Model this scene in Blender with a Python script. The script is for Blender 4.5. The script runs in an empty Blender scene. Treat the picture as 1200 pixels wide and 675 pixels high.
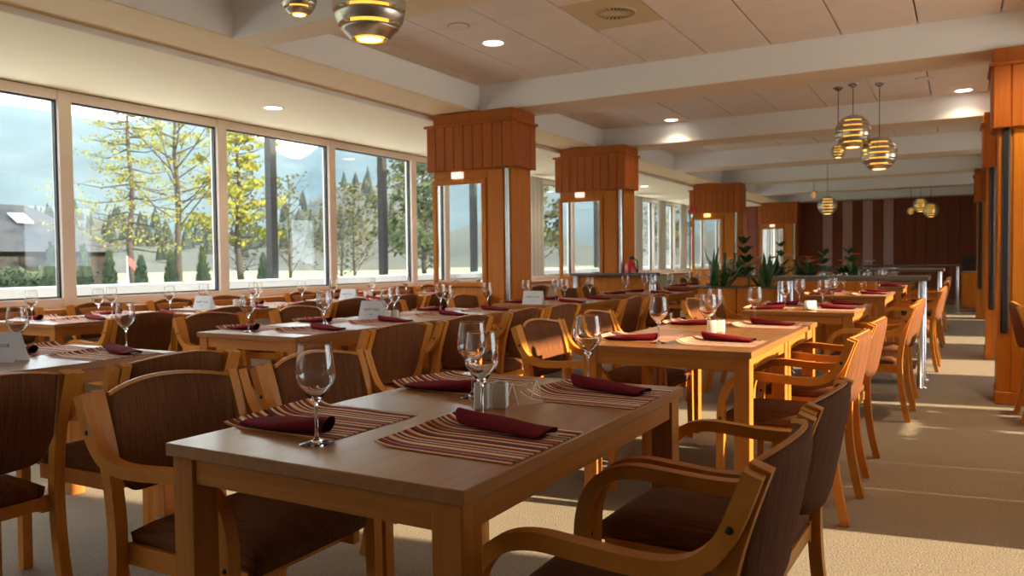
import bpy, bmesh, math, random
from mathutils import Vector, Matrix, noise

random.seed(7)
PI = math.pi
scene = bpy.context.scene
C = scene.collection

# ------------------------------------------------------------------ camera, world, sun
CAM_H = 1.15
F_PX, YAW, PITCH, ROLL = 921.384, 0.51909, 0.0345849, -0.01108434
fw = Vector((-math.sin(YAW) * math.cos(PITCH), math.cos(YAW) * math.cos(PITCH), -math.sin(PITCH)))
r0 = Vector((math.cos(YAW), math.sin(YAW), 0))
u0 = r0.cross(fw)
rt = r0 * math.cos(ROLL) + u0 * math.sin(ROLL)
up = -r0 * math.sin(ROLL) + u0 * math.cos(ROLL)
cd = bpy.data.cameras.new('camera')
cam = bpy.data.objects.new('camera', cd)
C.objects.link(cam)
cam.matrix_world = Matrix(((rt.x, up.x, -fw.x, 0), (rt.y, up.y, -fw.y, 0), (rt.z, up.z, -fw.z, CAM_H), (0, 0, 0, 1)))
cd.sensor_width = 36.0
cd.lens = 36.0 * F_PX / 1200.0
cd.clip_start = 0.05
cd.clip_end = 6000
cd.dof.use_dof = True
cd.dof.focus_distance = 2.3
cd.dof.aperture_fstop = 5.6
scene.camera = cam

w = bpy.data.worlds.new('world')
scene.world = w
w.use_nodes = True
bg = w.node_tree.nodes['Background']
bg.inputs[0].default_value = (0.80, 0.91, 1.0, 1)
bg.inputs[1].default_value = 5.4

SUN_EL, SUN_SLOPE = math.radians(18.0), 0.15        # sun stands to the right, slightly ahead
sd = Vector((-1, -SUN_SLOPE, 0)).normalized() * math.cos(SUN_EL) + Vector((0, 0, -math.sin(SUN_EL)))
sl = bpy.data.lights.new('sun', 'SUN')
sl.energy = 14.0
sl.angle = math.radians(0.7)
sl.color = (1.0, 0.80, 0.53)
so = bpy.data.objects.new('sun', sl)
C.objects.link(so)
so.rotation_euler = sd.to_track_quat('-Z', 'Y').to_euler()

def portal(loc, rot, sx, sy):
    l = bpy.data.lights.new('daylight_portal', 'AREA')
    l.shape = 'RECTANGLE'; l.size = sx; l.size_y = sy
    l.cycles.is_portal = True
    o = bpy.data.objects.new('daylight_portal', l)
    C.objects.link(o); o.location = loc; o.rotation_euler = rot
portal((-6.80, 9.5, 1.75), (PI / 2, 0, -PI / 2), 29, 1.75)
portal((2.95, 10.6, 1.62), (PI / 2, 0, PI / 2), 14.8, 1.6)

vs = scene.view_settings
vs.view_transform = 'Standard'
vs.look = 'None'
vs.exposure = 0.28
vs.gamma = 1.0
vs.use_curve_mapping = False

# ------------------------------------------------------------------ materials
M = {}
def nt(name):
    m = bpy.data.materials.new(name)
    m.use_nodes = True
    M[name] = m
    n = m.node_tree
    return m, n.nodes, n.links, n.nodes['Principled BSDF']

def plain(name, col, rough=0.5, metal=0.0, var=0.0, scale=8.0, spec=0.5, bump=0.0, bscale=60.0, emit=None, es=1.0):
    m, N, L, p = nt(name)
    p.inputs['Roughness'].default_value = rough
    p.inputs['Metallic'].default_value = metal
    p.inputs['Specular IOR Level'].default_value = spec
    p.inputs['Base Color'].default_value = (*col, 1)
    if var > 0:
        tc = N.new('ShaderNodeTexCoord'); nz = N.new('ShaderNodeTexNoise')
        nz.inputs['Scale'].default_value = scale; nz.inputs['Detail'].default_value = 4
        L.new(tc.outputs['Object'], nz.inputs['Vector'])
        cr = N.new('ShaderNodeValToRGB')
        cr.color_ramp.elements[0].position = 0.3; cr.color_ramp.elements[1].position = 0.7
        cr.color_ramp.elements[0].color = (*[c * (1 - var) for c in col], 1)
        cr.color_ramp.elements[1].color = (*[min(1, c * (1 + var)) for c in col], 1)
        L.new(nz.outputs['Fac'], cr.inputs['Fac']); L.new(cr.outputs['Color'], p.inputs['Base Color'])
    if bump > 0:
        tc = N.new('ShaderNodeTexCoord'); nb = N.new('ShaderNodeTexNoise')
        nb.inputs['Scale'].default_value = bscale; nb.inputs['Detail'].default_value = 3
        L.new(tc.outputs['Object'], nb.inputs['Vector'])
        b = N.new('ShaderNodeBump'); b.inputs['Strength'].default_value = bump; b.inputs['Distance'].default_value = 0.01
        L.new(nb.outputs['Fac'], b.inputs['Height']); L.new(b.outputs['Normal'], p.inputs['Normal'])
    if emit:
        p.inputs['Emission Color'].default_value = (*emit, 1)
        p.inputs['Emission Strength'].default_value = es
    return m

def wood(name, dark, light, rough=0.35, stretch=(1.2, 18, 18), coat=0.0):
    m, N, L, p = nt(name)
    tc = N.new('ShaderNodeTexCoord'); oi = N.new('ShaderNodeObjectInfo')
    ad = N.new('ShaderNodeVectorMath'); ad.operation = 'ADD'
    mu = N.new('ShaderNodeMath'); mu.operation = 'MULTIPLY'; mu.inputs[1].default_value = 13.0
    L.new(oi.outputs['Random'], mu.inputs[0])
    mp = N.new('ShaderNodeMapping'); mp.inputs['Scale'].default_value = stretch
    L.new(tc.outputs['Object'], ad.inputs[0]); L.new(mu.outputs[0], ad.inputs[1])
    L.new(ad.outputs[0], mp.inputs['Vector'])
    nz = N.new('ShaderNodeTexNoise'); nz.inputs['Scale'].default_value = 2.2; nz.inputs['Detail'].default_value = 6
    nz.inputs['Distortion'].default_value = 0.6
    L.new(mp.outputs[0], nz.inputs['Vector'])
    cr = N.new('ShaderNodeValToRGB')
    cr.color_ramp.elements[0].position = 0.28; cr.color_ramp.elements[1].position = 0.72
    cr.color_ramp.elements[0].color = (*dark, 1); cr.color_ramp.elements[1].color = (*light, 1)
    L.new(nz.outputs['Fac'], cr.inputs['Fac'])
    L.new(cr.outputs['Color'], p.inputs['Base Color'])
    p.inputs['Roughness'].default_value = rough
    p.inputs['Specular IOR Level'].default_value = 0.5 if coat > .2 else 0.25
    p.inputs['Coat Weight'].default_value = coat
    p.inputs['Coat Roughness'].default_value = 0.15
    return m

wood('beech_x', (0.41, 0.137, 0.023), (0.53, 0.198, 0.039), 0.36, (1.0, 22, 22))
wood('beech_y', (0.41, 0.137, 0.023), (0.53, 0.198, 0.039), 0.36, (22, 1.0, 22))
wood('beech_z', (0.41, 0.137, 0.023), (0.53, 0.198, 0.039), 0.36, (22, 22, 1.0))
wood('bentwood', (0.53, 0.183, 0.024), (0.66, 0.262, 0.040), 0.34, (4, 30, 4))
wood('tabletop_wood', (0.32, 0.122, 0.030), (0.42, 0.168, 0.047), 0.33, (26, 1.1, 26), 0.4)
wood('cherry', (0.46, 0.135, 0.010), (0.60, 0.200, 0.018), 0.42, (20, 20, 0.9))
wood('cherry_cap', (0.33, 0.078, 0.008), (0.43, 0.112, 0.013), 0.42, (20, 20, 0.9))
wood('mahogany', (0.17, 0.042, 0.020), (0.25, 0.066, 0.030), 0.30, (20, 20, 0.8), 0.1)
wood('mahogany_pale', (0.46, 0.27, 0.24), (0.54, 0.33, 0.30), 0.28, (20, 20, 0.8), 0.2)
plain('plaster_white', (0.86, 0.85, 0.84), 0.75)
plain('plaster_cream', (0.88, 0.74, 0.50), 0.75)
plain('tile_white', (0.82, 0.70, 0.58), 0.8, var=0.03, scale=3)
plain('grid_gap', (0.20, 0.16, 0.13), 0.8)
plain('soffit_ochre', (0.84, 0.62, 0.34), 0.75)
plain('beam_ochre', (0.83, 0.66, 0.46), 0.75)
plain('wall_paint', (0.72, 0.66, 0.56), 0.8)
plain('frame_paint', (0.90, 0.78, 0.68), 0.45)
plain('gasket', (0.03, 0.03, 0.03), 0.5)
plain('steel', (0.55, 0.55, 0.56), 0.22, 1.0)
plain('brushed_metal', (0.60, 0.57, 0.55), 0.30, 1.0)
plain('amber_inner', (0.75, 0.42, 0.06), 0.35, 0.6, emit=(1.0, 0.55, 0.07), es=1.1)
plain('dark_post', (0.03, 0.028, 0.028), 0.25)
plain('mirror', (0.88, 0.90, 0.90), 0.015, 1.0)
plain('bolt_black', (0.015, 0.013, 0.012), 0.4)
plain('ceramic', (0.88, 0.84, 0.76), 0.4)
plain('paper', (0.90, 0.91, 0.93), 0.7)
_n = M['paper'].node_tree; _t = _n.nodes.new('ShaderNodeBsdfTranslucent'); _t.inputs[0].default_value = (0.9, 0.92, 0.95, 1)
_x = _n.nodes.new('ShaderNodeMixShader'); _x.inputs[0].default_value = 0.45
_n.links.new(_n.nodes['Principled BSDF'].outputs[0], _x.inputs[1]); _n.links.new(_t.outputs[0], _x.inputs[2]); _n.links.new(_x.outputs[0], _n.nodes['Material Output'].inputs['Surface'])
plain('ink', (0.06, 0.06, 0.07), 0.7)
plain('lamp_glow', (1, 1, 1), 0.5, emit=(1.0, 0.93, 0.80), es=9.0)
plain('bulb_glow', (1, 1, 1), 0.5, emit=(1.0, 0.62, 0.16), es=5.0)
plain('sign_glow', (0.9, 0.9, 0.86), 0.5, emit=(1.0, 0.9, 0.75), es=0.7)
plain('sign_amber', (0.9, 0.8, 0.5), 0.5, emit=(1.0, 0.62, 0.2), es=1.6)
plain('vent_tile', (0.66, 0.50, 0.27), 0.7)
plain('stone_top', (0.12, 0.105, 0.09), 0.25)
plain('red_gloss', (0.55, 0.02, 0.02), 0.25)
plain('black_plastic', (0.02, 0.02, 0.022), 0.35)
plain('soil', (0.05, 0.035, 0.025), 0.9)
plain('leaf_green', (0.035, 0.10, 0.025), 0.45, var=0.4, scale=9)
plain('leaf_pale', (0.07, 0.17, 0.05), 0.45, var=0.3, scale=9)
plain('napkin_cloth', (0.190, 0.011, 0.018), 0.9, var=0.12, scale=30, spec=0.1, bump=0.15, bscale=300)
plain('curtain', (0.82, 0.80, 0.76), 0.9)
plain('candle_cream', (0.80, 0.62, 0.42), 0.6)
plain('bloom_orange', (0.70, 0.20, 0.05), 0.6)
plain('bloom_white', (0.80, 0.74, 0.66), 0.6)
# outdoors
plain('grass', (0.1610, 0.1750, 0.0630), 0.9, var=0.25, scale=0.3)
plain('bark', (0.040, 0.032, 0.026), 0.9, var=0.3, scale=5)
plain('larch_needles', (0.17, 0.172, 0.018), 0.8, var=0.3, scale=1.2)
plain('bush_olive', (0.0525, 0.0560, 0.0154), 0.8, var=0.35, scale=1.2)
plain('twig_brown', (0.10, 0.075, 0.045), 0.9, var=0.3, scale=1.0)
plain('thuja_green', (0.0154, 0.0294, 0.0070), 0.85, var=0.4, scale=7)
plain('hedge_green', (0.0210, 0.0364, 0.0098), 0.85, var=0.4, scale=4)
plain('roof_grey', (0.016, 0.016, 0.017), 0.8, var=0.15, scale=2)
plain('house_wood', (0.014, 0.010, 0.008), 0.85, var=0.3, scale=2)
plain('house_white', (0.3850, 0.3710, 0.3500), 0.8)
plain('forest_far', (0.026, 0.027, 0.013), 0.95, var=0.45, scale=0.05)
plain('mountain_rock', (0.030, 0.048, 0.050), 0.95, var=0.3, scale=0.01)
plain('paving', (0.80, 0.77, 0.72), 0.85, var=0.06, scale=2)
plain('conifer_far', (0.012, 0.020, 0.014), 0.95, var=0.4, scale=0.2)
plain('flag_red', (0.5, 0.05, 0.05), 0.7)

def carpet():
    m, N, L, p = nt('carpet')
    tc = N.new('ShaderNodeTexCoord')
    a = N.new('ShaderNodeTexNoise'); a.inputs['Scale'].default_value = 130; a.inputs['Detail'].default_value = 3
    b = N.new('ShaderNodeTexNoise'); b.inputs['Scale'].default_value = 1.3; b.inputs['Detail'].default_value = 3
    L.new(tc.outputs['Object'], a.inputs['Vector']); L.new(tc.outputs['Object'], b.inputs['Vector'])
    cr = N.new('ShaderNodeValToRGB')
    cr.color_ramp.elements[0].position = 0.3; cr.color_ramp.elements[1].position = 0.7
    cr.color_ramp.elements[0].color = (0.24, 0.195, 0.145, 1); cr.color_ramp.elements[1].color = (0.41, 0.34, 0.26, 1)
    L.new(a.outputs['Fac'], cr.inputs['Fac'])
    mx = N.new('ShaderNodeMix'); mx.data_type = 'RGBA'; mx.blend_type = 'MULTIPLY'; mx.inputs['Factor'].default_value = 0.25
    L.new(cr.outputs['Color'], mx.inputs['A']); L.new(b.outputs['Color'], mx.inputs['B'])
    L.new(cr.outputs['Color'], p.inputs['Base Color'])
    bp = N.new('ShaderNodeBump'); bp.inputs['Strength'].default_value = 0.5; bp.inputs['Distance'].default_value = 0.006
    L.new(a.outputs['Fac'], bp.inputs['Height']); L.new(bp.outputs['Normal'], p.inputs['Normal'])
    p.inputs['Roughness'].default_value = 0.95
    p.inputs['Specular IOR Level'].default_value = 0.1
carpet()

def fabric():
    m, N, L, p = nt('ribbed_fabric')
    tc = N.new('ShaderNodeTexCoord')
    mp = N.new('ShaderNodeMapping'); mp.inputs['Scale'].default_value = (10, 420, 10)
    L.new(tc.outputs['Object'], mp.inputs['Vector'])
    nz = N.new('ShaderNodeTexNoise'); nz.inputs['Scale'].default_value = 1.0; nz.inputs['Detail'].default_value = 3
    nz.inputs['Distortion'].default_value = 0.3
    L.new(mp.outputs[0], nz.inputs['Vector'])
    cr = N.new('ShaderNodeValToRGB')
    cr.color_ramp.elements[0].position = 0.36; cr.color_ramp.elements[1].position = 0.64
    cr.color_ramp.elements[0].color = (0.112, 0.040, 0.016, 1); cr.color_ramp.elements[1].color = (0.205, 0.075, 0.029, 1)
    L.new(nz.outputs['Fac'], cr.inputs['Fac']); L.new(cr.outputs['Color'], p.inputs['Base Color'])
    bp = N.new('ShaderNodeBump'); bp.inputs['Strength'].default_value = 0.6; bp.inputs['Distance'].default_value = 0.003
    L.new(nz.outputs['Fac'], bp.inputs['Height']); L.new(bp.outputs['Normal'], p.inputs['Normal'])
    p.inputs['Roughness'].default_value = 0.9
    p.inputs['Specular IOR Level'].default_value = 0.12
    p.inputs['Sheen Weight'].default_value = 0.0
    p.inputs['Sheen Roughness'].default_value = 0.4
    p.inputs['Sheen Tint'].default_value = (0.75, 0.45, 0.28, 1)
fabric()

def stripes():
    m, N, L, p = nt('striped_mat')
    tc = N.new('ShaderNodeTexCoord'); sp = N.new('ShaderNodeSeparateXYZ')
    L.new(tc.outputs['Object'], sp.inputs[0])
    mr = N.new('ShaderNodeMapRange'); mr.inputs['From Min'].default_value = -0.17; mr.inputs['From Max'].default_value = 0.17
    mr.inputs['To Min'].default_value = 0.0; mr.inputs['To Max'].default_value = 2.0
    L.new(sp.outputs['Y'], mr.inputs['Value'])
    fr = N.new('ShaderNodeMath'); fr.operation = 'FRACT'; L.new(mr.outputs[0], fr.inputs[0])
    cr = N.new('ShaderNodeValToRGB'); cr.color_ramp.interpolation = 'CONSTANT'
    cols = {'b': (0.24, 0.016, 0.028), 'o': (0.78, 0.33, 0.055), 'c': (0.88, 0.74, 0.56), 'g': (0.24, 0.21, 0.13),
            'k': (0.025, 0.018, 0.018), 'r': (0.42, 0.05, 0.045), 't': (0.50, 0.34, 0.20)}
    seq = 'bocbrkcrbtcorcbgcrbocbkrbgcb'
    el = cr.color_ramp.elements
    rnd = random.Random(3); ws = [rnd.uniform(0.5, 1.5) for _ in seq]; tot = sum(ws); x = 0
    for i, ch in enumerate(seq):
        if i < 2:
            e = el[i]; e.position = x / tot
        else:
            e = el.new(x / tot)
        e.color = (*cols[ch], 1)
        x += ws[i]
    L.new(fr.outputs[0], cr.inputs['Fac']); L.new(cr.outputs['Color'], p.inputs['Base Color'])
    p.inputs['Roughness'].default_value = 0.8
    p.inputs['Specular IOR Level'].default_value = 0.2
stripes()

def thin_glass(name, tint, base=0.05, power=1.0, rough=0.0):
    m, N, L, p = nt(name)
    N.remove(p)
    out = N['Material Output']
    tr = N.new('ShaderNodeBsdfTransparent'); tr.inputs[0].default_value = (*tint, 1)
    gl = N.new('ShaderNodeBsdfGlossy'); gl.inputs['Roughness'].default_value = rough
    lw = N.new('ShaderNodeLayerWeight'); lw.inputs['Blend'].default_value = 0.5
    pw_ = N.new('ShaderNodeMath'); pw_.operation = 'POWER'; pw_.inputs[1].default_value = 3.5
    mx = N.new('ShaderNodeMixShader')
    mu = N.new('ShaderNodeMath'); mu.operation = 'MULTIPLY_ADD'; mu.inputs[1].default_value = power; mu.inputs[2].default_value = base
    mu.use_clamp = True
    L.new(lw.outputs['Facing'], pw_.inputs[0]); L.new(pw_.outputs[0], mu.inputs[0])
    L.new(mu.outputs[0], mx.inputs['Fac']); L.new(tr.outputs[0], mx.inputs[1]); L.new(gl.outputs[0], mx.inputs[2])
    L.new(mx.outputs[0], out.inputs['Surface'])
thin_glass('window_glass', (0.985, 0.995, 0.99), 0.03, 0.7)
thin_glass('acrylic', (0.98, 0.98, 0.98), 0.05, 0.9)
m_, N_, L_, p_ = nt('crystal')
p_.inputs['Transmission Weight'].default_value = 1.0
p_.inputs['Roughness'].default_value = 0.0
p_.inputs['IOR'].default_value = 1.47
p_.inputs['Base Color'].default_value = (1, 1, 1, 1)

ORD = ['first', 'second', 'third', 'fourth', 'fifth', 'sixth', 'seventh', 'eighth', 'ninth', 'tenth', 'eleventh', 'twelfth', 'thirteenth', 'fourteenth', 'fifteenth', 'sixteenth', 'seventeenth']
# ------------------------------------------------------------------ mesh helpers
class MB:
    def __init__(self):
        self.v = []; self.f = []; self.sm = []
    def add(self, vs, fs, smooth=False):
        n = len(self.v)
        self.v += [tuple(v) for v in vs]
        self.f += [tuple(i + n for i in f) for f in fs]
        self.sm += [smooth] * len(fs)
        return self
    def box(self, x0, x1, y0, y1, z0, z1):
        return self.add([(x0, y0, z0), (x1, y0, z0), (x1, y1, z0), (x0, y1, z0), (x0, y0, z1), (x1, y0, z1), (x1, y1, z1), (x0, y1, z1)],
                        [(0, 3, 2, 1), (4, 5, 6, 7), (0, 1, 5, 4), (1, 2, 6, 5), (2, 3, 7, 6), (3, 0, 4, 7)])
    def cbox(self, x0, x1, y0, y1, z0, z1, c):
        """box with chamfered long edges on top and sides"""
        bm = bmesh.new()
        bmesh.ops.create_cube(bm, size=1)
        for v in bm.verts:
            v.co = Vector(((x0 + x1) / 2 + v.co.x * (x1 - x0), (y0 + y1) / 2 + v.co.y * (y1 - y0), (z0 + z1) / 2 + v.co.z * (z1 - z0)))
        bmesh.ops.bevel(bm, geom=list(bm.edges), offset=c, segments=1, affect='EDGES')
        bm.verts.index_update()
        self.add([v.co[:] for v in bm.verts], [[v.index for v in f.verts] for f in bm.faces]); bm.free()
        return self
    def rbox(self, x0, x1, y0, y1, z0, z1, r, seg=3):
        bm = bmesh.new()
        bmesh.ops.create_cube(bm, size=1)
        for v in bm.verts:
            v.co = Vector(((x0 + x1) / 2 + v.co.x * (x1 - x0), (y0 + y1) / 2 + v.co.y * (y1 - y0), (z0 + z1) / 2 + v.co.z * (z1 - z0)))
        bmesh.ops.bevel(bm, geom=list(bm.edges), offset=r, segments=seg, profile=0.5, affect='EDGES')
        bm.verts.index_update()
        self.add([v.co[:] for v in bm.verts], [[v.index for v in f.verts] for f in bm.faces], True); bm.free()
        return self
    def tube(self, pts, rad, n=8, cap=True):
        pts = [Vector(p) for p in pts]
        rads = rad if isinstance(rad, (list, tuple)) else [rad] * len(pts)
        vs = []; fs = []
        a = None
        for i, p in enumerate(pts):
            t = (pts[min(i + 1, len(pts) - 1)] - pts[max(i - 1, 0)]).normalized()
            if a is None:
                a = t.orthogonal().normalized()
            a = (a - t * a.dot(t)).normalized()
            b = t.cross(a)
            for k in range(n):
                q = 2 * PI * k / n
                vs.append(p + (a * math.cos(q) + b * math.sin(q)) * rads[i])
        for i in range(len(pts) - 1):
            for k in range(n):
                k2 = (k + 1) % n
                fs.append((i * n + k, i * n + k2, (i + 1) * n + k2, (i + 1) * n + k))
        self.add(vs, fs, True)
        if cap:
            m = len(vs)
            base = len(self.v) - m
            self.f.append(tuple(base + k for k in reversed(range(n)))); self.sm.append(False)
            self.f.append(tuple(base + m - n + k for k in range(n))); self.sm.append(False)
        return self
    def lathe(self, prof, n=24, c=(0, 0, 0), cap=False):
        vs = []; fs = []
        for r, z in prof:
            for k in range(n):
                q = 2 * PI * k / n
                vs.append((c[0] + r * math.cos(q), c[1] + r * math.sin(q), c[2] + z))
        for i in range(len(prof) - 1):
            for k in range(n):
                k2 = (k + 1) % n
                fs.append((i * n + k, i * n + k2, (i + 1) * n + k2, (i + 1) * n + k))
        if cap:
            fs.append(tuple(reversed(range(n)))); fs.append(tuple((len(prof) - 1) * n + k for k in range(n)))
        return self.add(vs, fs, True)
    def strip(self, path, th, y0, y1):
        """bent board: path of (x, z), thickness th, from y0 to y1"""
        n = len(path); vs = []; fs = []
        for i in range(n):
            a = path[max(i - 1, 0)]; b = path[min(i + 1, n - 1)]
            tx, tz = b[0] - a[0], b[1] - a[1]
            l = math.hypot(tx, tz); nx, nz = -tz / l, tx / l
            t = th[i] if isinstance(th, list) else th
            x, z = path[i]
            for s, y in ((1, y0), (1, y1), (-1, y1), (-1, y0)):
                vs.append((x + nx * s * t / 2, y, z + nz * s * t / 2))
        for i in range(n - 1):
            for k in range(4):
                k2 = (k + 1) % 4
                fs.append((i * 4 + k, (i + 1) * 4 + k, (i + 1) * 4 + k2, i * 4 + k2))
        fs.append((0, 1, 2, 3)); fs.append(((n - 1) * 4 + 3, (n - 1) * 4 + 2, (n - 1) * 4 + 1, (n - 1) * 4))
        return self.add(vs, fs)
    def grid(self, fn, nu, nv, smooth=True):
        vs = [fn(i / nu, j / nv) for j in range(nv + 1) for i in range(nu + 1)]
        W = nu + 1
        fs = [(j * W + i, j * W + i + 1, (j + 1) * W + i + 1, (j + 1) * W + i) for j in range(nv) for i in range(nu)]
        return self.add(vs, fs, smooth)
    def mesh(self, name):
        me = bpy.data.meshes.new(name)
        me.from_pydata(self.v, [], self.f)
        me.polygons.foreach_set('use_smooth', self.sm)
        me.update()
        return me
    def build(self, name, mat, parent=None, fix=False):
        me = self.mesh(name)
        if fix:
            bm = bmesh.new(); bm.from_mesh(me); bmesh.ops.recalc_face_normals(bm, faces=bm.faces); bm.to_mesh(me); bm.free()
        me.materials.append(M[mat])
        return put(name, me, parent)

def put(name, me, parent=None, loc=None):
    o = bpy.data.objects.new(name, me)
    C.objects.link(o)
    if parent is not None:
        o.parent = parent
    if loc is not None:
        o.location = loc
    return o

def shared(mb, name, mat, fix=False):
    me = mb.mesh(name)
    if fix:
        bm = bmesh.new(); bm.from_mesh(me); bmesh.ops.recalc_face_normals(bm, faces=bm.faces); bm.to_mesh(me); bm.free()
    me.materials.append(M[mat])
    return me

def tag(o, label, cat, group=None):
    o['label'] = label; o['category'] = cat
    if group: o['group'] = group
    return o

def empty(name, loc, rz=0.0):
    o = bpy.data.objects.new(name, None)
    C.objects.link(o)
    o.location = loc; o.rotation_euler = (0, 0, rz); o.empty_display_size = 0.1
    return o

def struct(o, label, cat):
    o['kind'] = 'structure'; o['label'] = label; o['category'] = cat
    return o

def spline(pts, k=5):
    out = []
    P = [Vector((p[0], 0, p[1])) for p in pts]
    n = len(P)
    for i in range(n - 1):
        p0, p1, p2, p3 = P[max(i - 1, 0)], P[i], P[i + 1], P[min(i + 2, n - 1)]
        for j in range(k):
            t = j / k
            q = 0.5 * ((2 * p1) + (p2 - p0) * t + (2 * p0 - 5 * p1 + 4 * p2 - p3) * t * t + (3 * p1 - p0 - 3 * p2 + p3) * t ** 3)
            out.append((q.x, q.z))
    out.append(pts[-1])
    return out

# ------------------------------------------------------------------ the room
XL, XR, YB, YF = -6.85, 3.0, -5.0, 24.0
ZC, ZB, ZS, ZL = 3.0, 2.732, 2.738, 2.69       # high ceiling, beam underside, soffit, low ceiling by the windows
XC0, XC1 = -4.45, 0.65                         # coffer sides
BEAMS = [(-2.65, -2.1), (0.62, 1.17), (3.88, 4.15), (7.13, 7.66), (10.42, 10.97), (13.62, 14.17), (16.85, 17.4), (20.1, 20.65), (23.35, 24.0)]

struct(MB().box(XL - .25, XR + .25, YB - .2, YF + .2, -.12, 0).build('floor', 'carpet'), 'beige speckled carpet floor with low sun patches', 'floor')
ceil = struct(MB().box(XC0 - .3, XC1 + .3, YB, YF, ZC + .03, ZC + .25).build('ceiling', 'grid_gap'), 'panelled ceiling of pale tiles set between the beams', 'ceiling')
# tiles
TX = [0.25 - 0.565 * k for k in range(-1, 9)]
tile_me = {}
DIFF = (-2.27, 5.60)
for (b0, b1), (c0, c1) in zip(BEAMS[:-1], BEAMS[1:]):
    y1 = c0
    rows = []
    y = c0 + 0.20
    while y > b1:
        lo = max(y - 0.70, b1); hi = min(y, c0)
        if hi - lo > 0.03: rows.append((lo, hi))
        y -= 0.70
    if c0 < 3: continue
    for xi in range(len(TX)):
        x1 = TX[xi]; x0 = TX[xi + 1] if xi + 1 < len(TX) else XC0
        x1 = min(x1, XC1); x0 = max(x0, XC0)
        if x1 - x0 < .05: continue
        for lo, hi in rows:
            key = (round(x1 - x0, 3), round(hi - lo, 3))
            isd = x0 < DIFF[0] < x1 and lo < DIFF[1] < hi
            if key not in tile_me:
                hx, hy = key[0] / 2 - .006, key[1] / 2 - .002
                tile_me[key] = shared(MB().cbox(-hx, hx, -hy, hy, 0, .035, .003), 'ceiling_tile', 'tile_white')
            o = put('ceiling_tile', tile_me[key], ceil, ((x0 + x1) / 2, (lo + hi) / 2, ZC))
            if isd:
                DT = ((x0 + x1) / 2, (lo + hi) / 2)
                bpy.data.objects.remove(o)
                MB().cbox(DT[0] - key[0] / 2 + .004, DT[0] + key[0] / 2 - .004, DT[1] - key[1] / 2, DT[1] + key[1] / 2, ZC, ZC + .035, .003).build('vent_panel', 'vent_tile', ceil)
# plain ceiling for the bays behind the viewer
struct(MB().box(XC0, XC1, YB, 0.62, ZC, ZC + .03).build('ceiling_plain', 'tile_white'), 'plain pale ceiling at the near end of the room', 'ceiling')
for i, (b0, b1) in enumerate(BEAMS):
    bm_o = struct(MB().cbox(XC0 - .01, XC1 + .01, b0, b1, ZB, ZC + .1, .004).build('trim_%d' % (i + 1), 'plaster_white'),
                  '%s white plaster beam crossing the ceiling, counted from the near end' % ORD[i], 'beam')
    MB().box(XC0 - .008, XC1 + .008, b0 + .006, b1 - .006, ZB - .003, ZB + .002).build('ochre_underside', 'beam_ochre', bm_o)  # thin sheet gives the beam underside an ochre tone
# soffits and low ceilings on both sides
for s, nm in ((-1, 'left'), (1, 'right')):
    def sx(x): return x if s < 0 else (XC0 + XC1) - x
    a, b = sorted((sx(-5.05), sx(XC0)))
    struct(MB().cbox(a, b, YB, YF, ZS, ZC + .2, .004).build('trim_%d' % (20 + (s > 0)), 'plaster_white'), 'long plaster soffit along the %s edge of the ceiling bays' % nm, 'soffit')
    MB().box(a + .008, b - .008, YB, YF, ZS - .004, ZS + .002).build('ochre_underside', 'soffit_ochre', bpy.data.objects['trim_%d' % (20 + (s > 0))])  # soffit bottom coloured ochre, its sides left white
    a, b = sorted((sx(XL - .2), sx(-5.05)))
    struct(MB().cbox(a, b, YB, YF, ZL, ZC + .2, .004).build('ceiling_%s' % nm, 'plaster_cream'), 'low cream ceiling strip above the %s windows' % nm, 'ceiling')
    e_ = sx(-5.05)
    MB().box(e_ - .004, e_ + .004, YB, YF, ZL + .001, ZS - .004).build('edge_strip', 'plaster_white', bpy.data.objects['ceiling_%s' % nm])

# window wall, left
MUL = 1.69
MY = [4.10 + MUL * k for k in range(-5, 12)]
ZG0, ZG1 = 0.835, 2.60
struct(MB().box(XL - .2, XL, YB, YF, 0, .775).build('wall_left', 'wall_paint'), 'cream parapet wall under the long window front', 'wall')
struct(MB().box(XL - .2, XL + .0, YB, YF, ZG1 + .085, ZL + .1).build('wall_left', 'gasket'), 'dark strip over the long window front', 'wall')
struct(MB().cbox(XL - .05, XL + .22, YB, YF, .725, .78, .006).build('trim_30', 'beech_y'), 'wooden sill ledge under the long window front', 'sill')
pane_me = None
for k in range(len(MY) - 1):
    y0, y1 = MY[k], MY[k + 1]
    if y1 > YF: break
    wn = empty('window_%d' % (k + 1), (XL - .05, y0, ZG0))
    struct(wn, '%s cream framed window along the left wall' % ORD[k], 'window')
    L_ = MUL
    MB().cbox(-.06, .06, -.06, .06, -.06, ZG1 - ZG0 + .085, .006).build('mullion', 'frame_paint', wn)
    MB().cbox(-.05, .05, .06, L_ - .06, ZG1 - ZG0, ZG1 - ZG0 + .085, .005).build('head_rail', 'frame_paint', wn)
    MB().cbox(-.05, .05, .06, L_ - .06, -.06, .03, .005).build('bottom_rail', 'frame_paint', wn)
    g = MB()
    g.box(-.022, .022, .06, .075, .03, ZG1 - ZG0); g.box(-.022, .022, L_ - .075, L_ - .06, .03, ZG1 - ZG0)
    g.box(-.022, .022, .075, L_ - .075, .03, .045); g.box(-.022, .022, .075, L_ - .075, ZG1 - ZG0 - .015, ZG1 - ZG0)
    g.build('gasket', 'gasket', wn)
    MB().box(-.012, .012, .075, L_ - .075, .045, ZG1 - ZG0 - .015).build('pane', 'window_glass', wn)

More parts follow.
